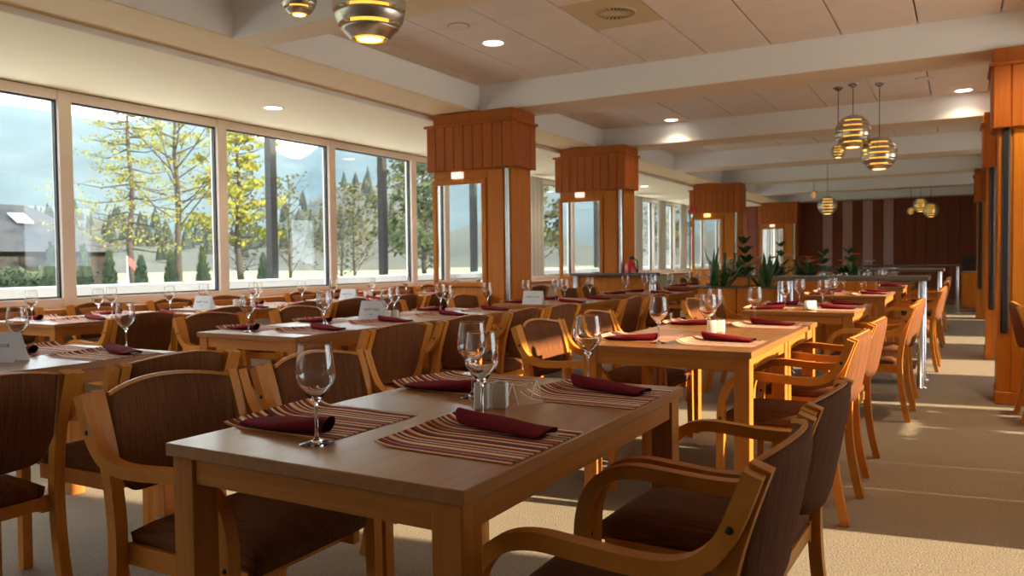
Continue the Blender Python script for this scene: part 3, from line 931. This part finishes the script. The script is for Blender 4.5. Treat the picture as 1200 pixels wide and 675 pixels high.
pendant(-1.07, 21.4, 2.25, .17, 'tiny distant pendant lamp left of the far pair', 5, lit=0)
pendant(-2.86, 18.6, 2.56, .16, 'tiny distant pendant lamp above the far single lamp', 5, lit=0)

# ceiling fittings
t = tag(empty('air_diffuser', (DIFF[0], DT[1], ZC)), 'round swirl air diffuser in a yellowed ceiling tile', 'air vent')
MB().lathe([(.16, 0), (.16, -.008), (.15, -.010), (.145, -.002)], 32).build('rim', 'vent_tile', t)
bl = shared(MB().cbox(.05, .142, -.004, .004, -.006, 0, .001), 'vane', 'vent_tile')
for k in range(24):
    o = put('vane', bl, t); o.rotation_euler = (0.5, 0, 2 * PI * k / 24)
MB().lathe([(.0001, -.009), (.045, -.008), (.05, -.002)], 20).build('hub', 'vent_tile', t)
MB().lathe([(.0001, -.0012), (.145, -.0012)], 28).build('duct_opening', 'gasket', t)
for x, y, z, lb in ((-3.44, 5.22, ZC, 'flat round ceiling speaker beside the nearest downlight'), (-1.9, 8.6, ZC, 'flat round ceiling speaker in the second bay'), (-.35, 9.3, ZC, 'flat round ceiling speaker right of the twin pendants')):
    s = tag(empty('ceiling_speaker', (x, y, z)), lb, 'speaker', 'round ceiling speakers')
    MB().lathe([(.09, 0), (.09, -.006), (.078, -.010)], 24).build('rim', 'vent_tile', s)
    MB().lathe([(.0001, -.0095), (.078, -.009)], 24).build('grille', 'tile_white', s)

# ------------------------------------------------------------------ counters, planters, far furniture
def counter(x0, x1, y0, y1, label, topmat='stone_top', panel=False):
    t = tag(empty('buffet_counter', ((x0 + x1) / 2, (y0 + y1) / 2, 0)), label, 'counter', 'stone topped counters')
    hx, hy = (x1 - x0) / 2, (y1 - y0) / 2
    MB().cbox(-hx, hx, -hy, hy, .935, .975, .006).build('countertop', topmat, t)
    pst = shared(MB().lathe([(.05, 0), (.05, .012), (.026, .02), (.026, .935)], 14), 'post', 'steel')
    for a in (-1, 1):
        for b in (-1, 1):
            put('post', pst, t, (a * (hx - .06), b * (hy - .06), 0))
    MB().cbox(-hx + .1, hx - .1, -hy + .1, hy - .1, .16, .19, .004).build('lower_shelf', 'mahogany', t)
    if panel:
        MB().cbox(-hx + .08, hx - .08, -hy + .09, -hy + .115, .05, .935, .004).build('front_panel', 'cherry', t)
    return t
counter(-1.54, -.24, 7.62, 8.25, 'grey stone counter on chrome posts at the end of the aisle row')
counter(-4.62, -3.42, 9.66, 9.90, 'narrow counter with brown top before the second column', panel=True)
counter(-1.9, -.2, 12.5, 13.0, 'distant grey counter behind the plants')
counter(-2.3, .0, 18.2, 18.8, 'farthest grey counter before the end wall')

def leaf_blade(mb, base, direction, length, width, bend=.25, n=6, fold=.25):
    d = Vector(direction).normalized(); s = d.cross(Vector((0, 0, 1)))
    if s.length < .1: s = Vector((1, 0, 0))
    s.normalize()
    horiz = Vector((d.x, d.y, 0))
    p = Vector(base); vs = []; fs = []
    for i in range(n + 1):
        t = i / n
        wd = width * (math.sin(PI * min(1, .12 + .88 * t)) ** .6) * (1 if t < .98 else .1)
        vs += [p + s * wd / 2, p + d.cross(s).normalized() * wd * fold * -.5, p - s * wd / 2]
        dd = (d + (horiz - Vector((0, 0, .9))) * bend * t).normalized()
        p = p + dd * length / n
    for i in range(n):
        for k in (0, 1):
            fs.append((i * 3 + k, i * 3 + k + 1, i * 3 + k + 4, i * 3 + k + 3))
    mb.add(vs, fs, True)
def planter(x0, x1, y0, y1, z1, label):
    t = tag(empty('planter_box', ((x0 + x1) / 2, (y0 + y1) / 2, 0)), label, 'planter', 'wooden planters')
    hx, hy = (x1 - x0) / 2, (y1 - y0) / 2
    for a, b, c, d in ((-hx, hx, -hy, -hy + .025), (-hx, hx, hy - .025, hy), (-hx, -hx + .025, -hy + .025, hy - .025), (hx - .025, hx, -hy + .025, hy - .025)):
        MB().cbox(a, b, c, d, .0, z1 - .02, .003).build('side_panel', 'cherry', t)
    r = MB()
    r.box(-hx - .01, hx + .01, -hy - .01, -hy + .03, z1 - .02, z1); r.box(-hx - .01, hx + .01, hy - .03, hy + .01, z1 - .02, z1)
    r.box(-hx - .01, -hx + .03, -hy + .03, hy - .03, z1 - .02, z1); r.box(hx - .03, hx + .01, -hy + .03, hy - .03, z1 - .02, z1)
    r.build('rim', 'stone_top', t)
    MB().box(-hx + .025, hx - .025, -hy + .025, hy - .025, .06, z1 - .05).build('soil', 'soil', t)
    return t
planter(-2.36, -1.97, 8.0, 8.4, .865, 'square orange wood planter with spiky leaves, left of its twin')
planter(-1.96, -1.57, 8.0, 8.4, .865, 'square orange wood planter with a tall stem plant')
for i, (a, b) in enumerate(SHADE_BOXES):
    planter(1.05, 1.42, a, b, .90, '%s unseen planter box added right of the aisle to shade the floor' % ORD[i])
planter(-2.9, -.9, 10.42, 10.82, .92, 'long low wood planter with flowers beyond the grey counter')
def plant(x, y, z, n, ln, wd, spread, label, mat='leaf_green', seed=1, bend=.25):
    rn = random.Random(seed)
    t = tag(empty('potted_plant', (x, y, z)), label, 'plant', 'indoor plants')
    for k in range(n):
        a = rn.uniform(0, 2 * PI); sp_ = rn.uniform(.1, spread)
        mb = MB()
        leaf_blade(mb, (rn.uniform(-.08, .08), rn.uniform(-.08, .08), 0), (math.cos(a) * sp_, math.sin(a) * sp_, 1), ln * rn.uniform(.6, 1.1), wd * rn.uniform(.7, 1.2), bend * rn.uniform(.3, 1.3))
        mb.build('leaf', mat if rn.random() < .7 else 'leaf_pale', t)
    return t
plant(-2.20, 8.2, .815, 22, .50, .042, 1.5, 'spiky sword leaved plant in the left planter', seed=4, bend=.35)
plant(-1.72, 8.2, .815, 16, .46, .042, 1.3, 'sword leaved plant leaning right in the twin planter', seed=9, bend=.2)
def stem_plant(x, y, z, h, nl, label, seed, ls=.11):
    rn = random.Random(seed)
    t = tag(empty('stem_plant', (x, y, z)), label, 'plant', 'indoor plants')
    pts = [(.03 * math.sin(i * .9), .02 * math.cos(i), h * i / 6) for i in range(7)]
    MB().tube(pts, [.010 - .001 * i for i in range(7)], 6).build('stem', 'leaf_green', t)
    for k in range(nl):
        f = .35 + .65 * k / nl; a = k * 2.4
        mb = MB(); p = Vector(pts[min(6, int(f * 6))])
        leaf_blade(mb, p, (math.cos(a), math.sin(a), 1.1), ls * rn.uniform(.8, 1.3), ls * .55, .35, 5)
        mb.build('leaf', 'leaf_green' if k % 3 else 'leaf_pale', t)
stem_plant(-1.90, 8.15, .815, .58, 30, 'tall stem plant with broad leaves rising over the planters', 3, .11)
for i, (x, y, s) in enumerate(((-2.6, 10.6, 5), (-2.15, 10.63, 6), (-1.7, 10.6, 7), (-1.2, 10.63, 8))):
    plant(x, y, .87, 22, .34, .075, 1.6, 'low dark leafy plant %s in the long planter' % ('at the left end', 'left of centre', 'right of centre', 'at the right end')[i], seed=s, bend=.6)
rn = random.Random(12)
for i in range(26):
    x = rn.uniform(-2.85, -.95); y = rn.uniform(10.47, 10.77)
    f = tag(empty('flower', (x, y, .87)), '%s small blossom on a stem in the long planter' % ('orange' if i % 2 else 'cream'), 'flower', 'orange planter blossoms' if i % 2 else 'cream planter blossoms')
    hh = rn.uniform(.14, .34)
    MB().tube([(0, 0, 0), (.01, 0, hh)], .004, 5).build('stem', 'leaf_green', f)
    mb = MB()
    for k in range(6):
        leaf_blade(mb, (.01, 0, hh), (math.cos(k * 1.047), math.sin(k * 1.047), .5), .075, .06, .3, 3)
    mb.build('petals', 'bloom_orange' if i % 2 else 'bloom_white', f)
for i, (x, y, h, nl) in enumerate(((-2.4, 17.0, 1.0, 14), (-3.35, 17.6, 1.25, 12), (-1.95, 17.3, 1.05, 14))):
    stem_plant(x, y, .35, h, nl, ('distant arching plant before the end wall', 'distant thin plant beside the far column', 'distant upright plant before the pale wall strips')[i], 20 + i, .2)
    pt_ = tag(empty('plant_pot', (x, y, 0)), 'dark pot of the distant %s plant' % ('arching', 'thin', 'upright')[i], 'pot', 'dark plant pots')
    MB().lathe([(.0001, .0), (.13, 0), (.17, .40), (.155, .40), (.145, .36), (.0001, .35)], 18).build('pot', 'dark_post', pt_)

# cabinet with a black machine at the far right
t = tag(empty('side_cabinet', (.22, 19.0, 0)), 'small wooden cabinet at the far right end', 'cabinet')
MB().cbox(-.22, .22, -.22, .22, .05, .80, .005).build('body', 'cherry', t)
d_ = MB().cbox(-.20, .20, -.24, -.222, .08, .77, .004).build('door', 'cherry', t)
MB().cbox(.13, .15, -.262, -.242, .38, .52, .003).build('handle', 'steel', d_)
t = tag(empty('coffee_machine', (.22, 19.0, .80)), 'black coffee machine on the far cabinet', 'coffee machine')
MB().rbox(-.2, .2, -.1, .18, .0, .34, .02, 2).build('body', 'black_plastic', t)
MB().rbox(-.2, .2, -.2, -.1, .24, .34, .02, 2).build('brew_head', 'black_plastic', t)
MB().rbox(-.2, .2, -.2, -.1, .0, .04, .01, 2).build('drip_tray', 'steel', t)
# fire extinguisher by the second column
t = tag(empty('fire_extinguisher', (-3.88, 10.02, .77)), 'red fire extinguisher hanging at the second column', 'extinguisher')
MB().lathe([(.0001, 0), (.07, .005), (.078, .03), (.078, .27), (.06, .33), (.03, .355), (.022, .38)], 20).build('cylinder', 'red_gloss', t)
MB().rbox(-.02, .05, -.015, .015, .38, .42, .006, 1).build('valve', 'black_plastic', t)
MB().tube([(.04, 0, .40), (.10, 0, .36), (.105, 0, .22), (.095, 0, .12)], .01, 8).build('hose', 'black_plastic', t)
MB().box(-.03, .03, .07, .20, .2, .25).build('bracket', 'steel', t)

# curtains at distant windows
def curtain(x, y, ln, label):
    def fn(u, v):
        return (x + .045 * math.sin(u * ln * 42), y + ln * u, .88 + 1.78 * v)
    mb = MB().grid(fn, int(ln * 60), 2)
    mb.grid(lambda u, v: (lambda p: (p[0] - .004, p[1], p[2]))(fn(1 - u, v)), int(ln * 60), 2)
    tag(mb.build('curtain', 'curtain'), label, 'curtain', 'gathered white curtains')
for y, lb in ((.45, 'behind the viewer at the first windows'), (12.35, 'at the window past the second column'), (17.5, 'at the window past the third column'), (19.2, 'at the last windows'), (21.0, 'beside the end wall')):
    curtain(XL + .16, y, .5, 'gathered white curtain %s' % lb)

# ------------------------------------------------------------------ outdoors
struct(MB().add([(-3000, -3000, -.05), (3000, -3000, -.05), (3000, 3000, -.05), (-3000, 3000, -.05)], [(0, 1, 2, 3)]).build('ground', 'grass'), 'green lawn outside the windows', 'ground')
struct(MB().box(XL - 5.5, XL - .2, -12, 30, -.05, -.01).build('bounce_paving', 'paving'), 'unseen pale paving outside the window front, added to bounce daylight onto the ceiling', 'paving')  # hidden pale slab, added to throw daylight up onto the ceiling
struct(MB().box(XR + .25, XR + 14.0, -12, 30, -.05, -.01).build('bounce_paving', 'paving'), 'unseen pale paving outside the right hand glazing, added to bounce sunlight indoors', 'paving')  # out of view, added to bounce sunlight in through the right windows
struct(MB().cbox(XL - .75, XL - .55, YB, YF, 0, .955, .01).build('wall_terrace', 'plaster_white'), 'white terrace parapet outside the windows', 'wall')
for i, (x, y) in enumerate(((-8.6, 8.12), (-8.6, 10.62), (-8.6, 5.6 - 5), (-8.6, 13.2))):
    t = tag(MB().cbox(x - .06, x + .06, y - .06, y + .06, -.05, 3.05, .006).build('terrace_post', 'dark_post' if i != 1 else 'house_wood'), ('dark terrace post outside the third window pane', 'brown terrace post outside the fourth window pane', 'terrace post hidden left of view', 'terrace post behind the largest column')[i], 'post', 'terrace posts')
tag(MB().cbox(-8.68, -8.52, 8.0, 14, 2.95, 3.07, .006).build('terrace_beam', 'house_wood'), 'thin dark beam joining the terrace posts', 'beam')

def polar(th, R): return (-R * math.sin(th), R * math.cos(th))
def terrain(name, th0, th1, R0, R1, hf, nu, nv, mat, label, cat):
    def fn(u, v):
        th = th0 + (th1 - th0) * u; R = R0 + (R1 - R0) * v
        x, y = polar(th, R)
        return (x, y, hf(th, v, x, y))
    o = MB().grid(fn, nu, nv).build(name, mat, None)
    struct(o, label, cat)
    return o
def ridge(th):
    d = math.degrees(th)
    pts = [(0, 250), (30, 330), (37, 340), (41, 285), (45, 205), (47.5, 245), (50, 262), (54, 268), (57, 262), (60, 268), (64, 262), (75, 290), (100, 250), (180, 240)]
    for (a, b), (c, e) in zip(pts[:-1], pts[1:]):
        if a <= d <= c:
            t = (d - a) / (c - a); t = t * t * (3 - 2 * t)
            return b + (e - b) * t
    return 240
def mh(th, v, x, y):
    s = min(1, v / .75); s = s ** 1.25
    n_ = noise.fractal(Vector((x * .004, y * .004, 1.7)), 1.0, 2.1, 5)
    return max(-6, (ridge(th)) * s + n_ * 45 * s * (1.15 - s) * 2.0 + n_ * 8 * s - (max(0, v - .75) * 500)) - 5
terrain('mountain_ridge', math.radians(2), math.radians(178), 520, 1900, mh, 260, 40, 'mountain_rock', 'hazy blue mountain ridge far behind the window front', 'mountain')
def hh_(th, v, x, y):
    d = math.degrees(th)
    base = 12 + 14 * math.exp(-((d - 40) / 6) ** 2) + 5 * math.sin(d * .35)
    n_ = noise.fractal(Vector((x * .012, y * .012, 4.2)), 1.0, 2.0, 4)
    return -1 + base * min(1, v / .6) ** 1.3 + n_ * 4 * min(1, v * 2)
terrain('wooded_hill', math.radians(2), math.radians(178), 110, 420, hh_, 180, 16, 'forest_far', 'brown green wooded hill below the mountains', 'hill')
rn = random.Random(5)
cf = MB()
for k in range(420):
    th = math.radians(rn.uniform(18, 80)); v = rn.uniform(.15, .95); R = 110 + 310 * v
    x, y = polar(th, R); z = hh_(th, v, x, y)
    h = rn.uniform(3.5, 8); r = h * rn.uniform(.16, .28); n = 6
    a0 = rn.uniform(0, 1)
    vs = [(x + r * math.cos(2 * PI * q / n + a0), y + r * math.sin(2 * PI * q / n + a0), z + h * .1) for q in range(n)]
    vs += [(x + r * .62 * math.cos(2 * PI * q / n), y + r * .62 * math.sin(2 * PI * q / n), z + h * .55) for q in range(n)] + [(x, y, z + h)]
    fs = [(q, (q + 1) % n, n + (q + 1) % n, n + q) for q in range(n)] + [(n + q, n + (q + 1) % n, 2 * n) for q in range(n)]
    cf.add(vs, fs)
o = cf.build('conifer_forest', 'conifer_far'); o['kind'] = 'stuff'; o['label'] = 'distant conifers scattered over the wooded hill'; o['category'] = 'forest'

def leaf_cloud(mb, c, r, n, s, rn, flat=1.0):
    for _ in range(n):
        d = Vector((rn.gauss(0, 1), rn.gauss(0, 1), rn.gauss(0, 1) * flat)) * r * .5
        p = Vector(c) + d
        a = Vector((rn.uniform(-1, 1), rn.uniform(-1, 1), rn.uniform(-1, 1))).normalized(); b = a.orthogonal().normalized()
        q = s * rn.uniform(.6, 1.4)
        mb.add([p + a * q, p + b * q, p - a * q * .6, p - b * q], [(0, 1, 2, 3)])
def tree(x, y, h, label, leaf, seed, nb=26, ln=1.6, rise=.15, dens=26, ls=.075, z0=-.05, b0=.25, cl=.5, grp='garden trees'):
    rn = random.Random(seed)
    t = tag(empty('garden_tree', (x, y, z0)), label, 'tree', grp)
    pts = [Vector((.05 * h / 7 * math.sin(i * 1.3 + seed), .05 * h / 7 * math.cos(i * 1.7), h * i / 8)) for i in range(9)]
    MB().tube(pts, [.115 * h / 7 * (1 - .105 * i) for i in range(9)], 8).build('trunk', 'bark', t)
    br = MB(); lf = MB()
    for k in range(nb):
        f = b0 + (1 - b0) * (k + rn.random()) / nb
        a = k * 2.4 + rn.uniform(-.4, .4)
        L_ = ln * (1.15 - f) * rn.uniform(.7, 1.2) + .25
        base = Vector((0, 0, h * f * .98))
        tip = base + Vector((math.cos(a) * L_, math.sin(a) * L_, L_ * rise * rn.uniform(.4, 1.6)))
        mid = (base + tip) / 2 + Vector((0, 0, -.08 * L_))
        br.tube([base, mid, tip], [.028 * h / 7, .018 * h / 7, .006], 5, False)
        for q in range(3):
            b_ = base.lerp(tip, .35 + .25 * q); tw = b_ + Vector((rn.uniform(-1, 1), rn.uniform(-1, 1), rn.uniform(-.2, .5))) * L_ * .35
            br.tube([b_, tw], [.010 * h / 7, .004], 4, False)
            if dens: leaf_cloud(lf, b_.lerp(tw, .7), cl * L_ * .45, dens // 2, ls, rn, .45)
        if dens: leaf_cloud(lf, tip, cl * L_ * .4, dens // 2, ls, rn, .45)
    br.build('branches', 'bark' if dens else 'twig_brown', t)
    if dens: lf.build('foliage', leaf, t)
    return t
tree(-24, 16.5, 7.6, 'slender larch with yellow green needles in the second window pane', 'larch_needles', 2, 52, 2.3, .02, 30, .038, b0=.22)
tree(-24, 18.3, 8.0, 'broad budding tree with bright yellow leaves in the second window pane', 'larch_needles', 5, 34, 2.7, .75, 34, .048, b0=.30)
tree(-24, 21.0, 8.4, 'dense yellow green tree at the left of the third window pane', 'larch_needles', 8, 44, 1.8, .3, 60, .07, b0=.2)
for i, (x, y, h, lb) in enumerate(((-28, 24.5, 5.2, 'bare brown tree in the third window pane'), (-30, 29.5, 5.5, 'bare brown tree right in the third window pane'), (-27, 31.0, 5.0, 'bare brown tree left in the fourth window pane'), (-26, 34.5, 6.5, 'olive tree in the fourth window pane'), (-22, 24.5, 3.4, 'small bare bush left of the dark terrace post'), (-20, 27.5, 7.5, 'dark leafy tree right of the brown terrace post'))):
    lv = i in (3, 5)
    tree(x, y, h, lb, 'bush_olive', 30 + i, 34, 2.2, .8, 30 if lv else 8, .07, b0=.1)
for i, (x, y, h) in enumerate(((-16, 23, 5.5), (-15, 27, 6.0), (-14, 32, 6), (-15, 38, 7), (-13, 44, 7))):
    tree(x, y, h, '%s green garden tree going back, seen between the columns' % ORD[i], 'bush_olive' if i % 2 else 'hedge_green', 50 + i, 30, 2.4, .5, 40, .10, b0=.12)
for i, (y, zt) in enumerate(((7.48, 1.52), (8.03, 1.48), (8.5, 1.39), (9.11, 1.30), (9.74, 1.40), (10.46, 1.48), (12.0, 1.35))):
    rn = random.Random(70 + i)
    t = tag(empty('thuja_shrub', (-13, y, -.05)), '%s cone shaped dark thuja from the left outside the windows' % ORD[i], 'shrub', 'cone shaped thujas')
    h = zt + .05
    def rad_(v): return .21 * (1 - v) ** .75 * (1 if v > .12 else .75 + 2 * v) + .01
    MB().grid(lambda u, v: (rad_(v) * (1 + .12 * math.sin(u * 37 + v * 23)) * math.cos(2 * PI * u), rad_(v) * (1 + .12 * math.sin(u * 37 + v * 23)) * math.sin(2 * PI * u), h * v), 18, 12).build('core', 'thuja_green', t)
    lf = MB()
    for k in range(420):
        v = rn.random() ** 1.2; a = rn.uniform(0, 2 * PI); r = rad_(v) * rn.uniform(.9, 1.15)
        p = Vector((r * math.cos(a), r * math.sin(a), h * v)); q = .035
        d = Vector((math.cos(a) * .4, math.sin(a) * .4, 1)).normalized(); s_ = d.orthogonal().normalized()
        lf.add([p - s_ * q * .4, p + s_ * q * .4, p + d * q * 2], [(0, 1, 2)])
    lf.build('sprays', 'thuja_green', t)
# hedge in front of the house
hd = MB(); rn = random.Random(90)
hd.grid(lambda u, v: (-13.6 + .5 * (v if v < .5 else 1 - v) * 0 - .35 + .35 * math.cos(PI * v) + .06 * math.sin(u * 90), 3.5 + 5.0 * u, .02 + 1.08 * math.sin(PI * v) + .05 * math.sin(u * 70 + v * 5)), 70, 8)
for k in range(2600):
    u = rn.random(); p = Vector((-13.25 - rn.random() * .6, 3.5 + 5 * u, rn.uniform(.1, 1.15))); q = .045
    a = Vector((rn.uniform(-1, 1), rn.uniform(-1, 1), rn.uniform(-1, 1))).normalized(); b = a.orthogonal().normalized()
    hd.add([p + a * q, p + b * q, p - a * q], [(0, 1, 2)])
tag(hd.build('garden_hedge', 'hedge_green'), 'clipped green hedge outside the first window pane', 'hedge')
# house with grey hipped roof
t = tag(empty('timber_house', (-37, 17.5, -.05)), 'dark timber house with a grey roof in the first window pane', 'house')
MB().box(-4, 3.0, -4.5, 4.6, 0, 2.0).build('walls', 'house_wood', t)
rf = MB().add([(-4.6, -5.2, 1.8), (3.6, -5.2, 1.8), (3.6, 5.3, 1.8), (-4.6, 5.3, 1.8), (-.5, -3.4, 4.0), (-.5, 3.0, 4.0)],
              [(0, 3, 5, 4), (1, 4, 5, 2), (0, 4, 1), (2, 5, 3), (0, 1, 2, 3)]).build('roof', 'roof_grey', t, True)
MB().box(-.4, .2, .3, .9, 3.4, 4.75).build('chimney', 'house_wood', rf)
MB().cbox(-.5, .3, .2, 1.0, 4.75, 4.9, .03).build('chimney_cap', 'house_white', rf)
for yy in (-.2, 1.6):
    MB().add([(.55, yy, 3.50), (.55, yy + .7, 3.50), (1.35, yy + .7, 3.07), (1.35, yy, 3.07), (.58, yy, 3.56), (.58, yy + .7, 3.56), (1.38, yy + .7, 3.13), (1.38, yy, 3.13)],
             [(0, 1, 2, 3), (7, 6, 5, 4), (0, 4, 5, 1), (1, 5, 6, 2), (2, 6, 7, 3), (3, 7, 4, 0)]).build('skylight', 'house_white', rf, True)
for yy in (-2.5, -.2, 2.1):
    MB().box(3.0, 3.05, yy, yy + .9, .8, 1.6).build('window', 'dark_post', t)
# small far houses
for i, (th, R, s) in enumerate(((41.2, 190, 1.0),)):
    x, y = polar(math.radians(th), R)
    t = tag(empty('far_house', (x, y, 3.0)), ('small white house behind the trees in the third pane', 'small white house behind the trees in the fourth pane', 'small white house behind the larch')[i], 'house', 'small far houses')
    MB().box(-4 * s, 4 * s, -4 * s, 4 * s, 0, 3.5).build('walls', 'house_white', t)
    MB().add([(-4.5 * s, -4.5 * s, 3.4), (4.5 * s, -4.5 * s, 3.4), (4.5 * s, 4.5 * s, 3.4), (-4.5 * s, 4.5 * s, 3.4), (0, -4.5 * s, 5.6), (0, 4.5 * s, 5.6)],
             [(0, 3, 5, 4), (1, 4, 5, 2), (0, 4, 1), (2, 5, 3), (0, 1, 2, 3)]).build('roof', 'roof_grey', t, True)
# flag by the lawn
t = tag(empty('flag_pole', (-20, 13.6, -.05)), 'small red and white flag on a pole beyond the thujas', 'flag')
MB().tube([(0, 0, 0), (0, 0, 1.45)], .015, 6).build('pole', 'house_white', t)
MB().grid(lambda u, v: (.05 * math.sin(u * 5), 0.02 + .25 * u, 1.2 + .22 * v - .15 * u), 8, 2).build('flag', 'flag_red', t)

# morning haze in the valley
hz = bpy.data.materials.new('valley_haze'); hz.use_nodes = True
n_ = hz.node_tree.nodes; n_.remove(n_['Principled BSDF'])
vsn = n_.new('ShaderNodeVolumeScatter'); vsn.inputs['Color'].default_value = (0.42, 0.76, 1.0, 1); vsn.inputs['Density'].default_value = 0.00013; vsn.inputs['Anisotropy'].default_value = 0.0
hz.node_tree.links.new(vsn.outputs[0], n_['Material Output'].inputs['Volume'])
M['valley_haze'] = hz
o = MB().box(-2300, -90, -900, 2300, -4, 700).build('valley_haze', 'valley_haze')
o['kind'] = 'stuff'; o['label'] = 'thin blue haze in the valley before the mountains'; o['category'] = 'haze'
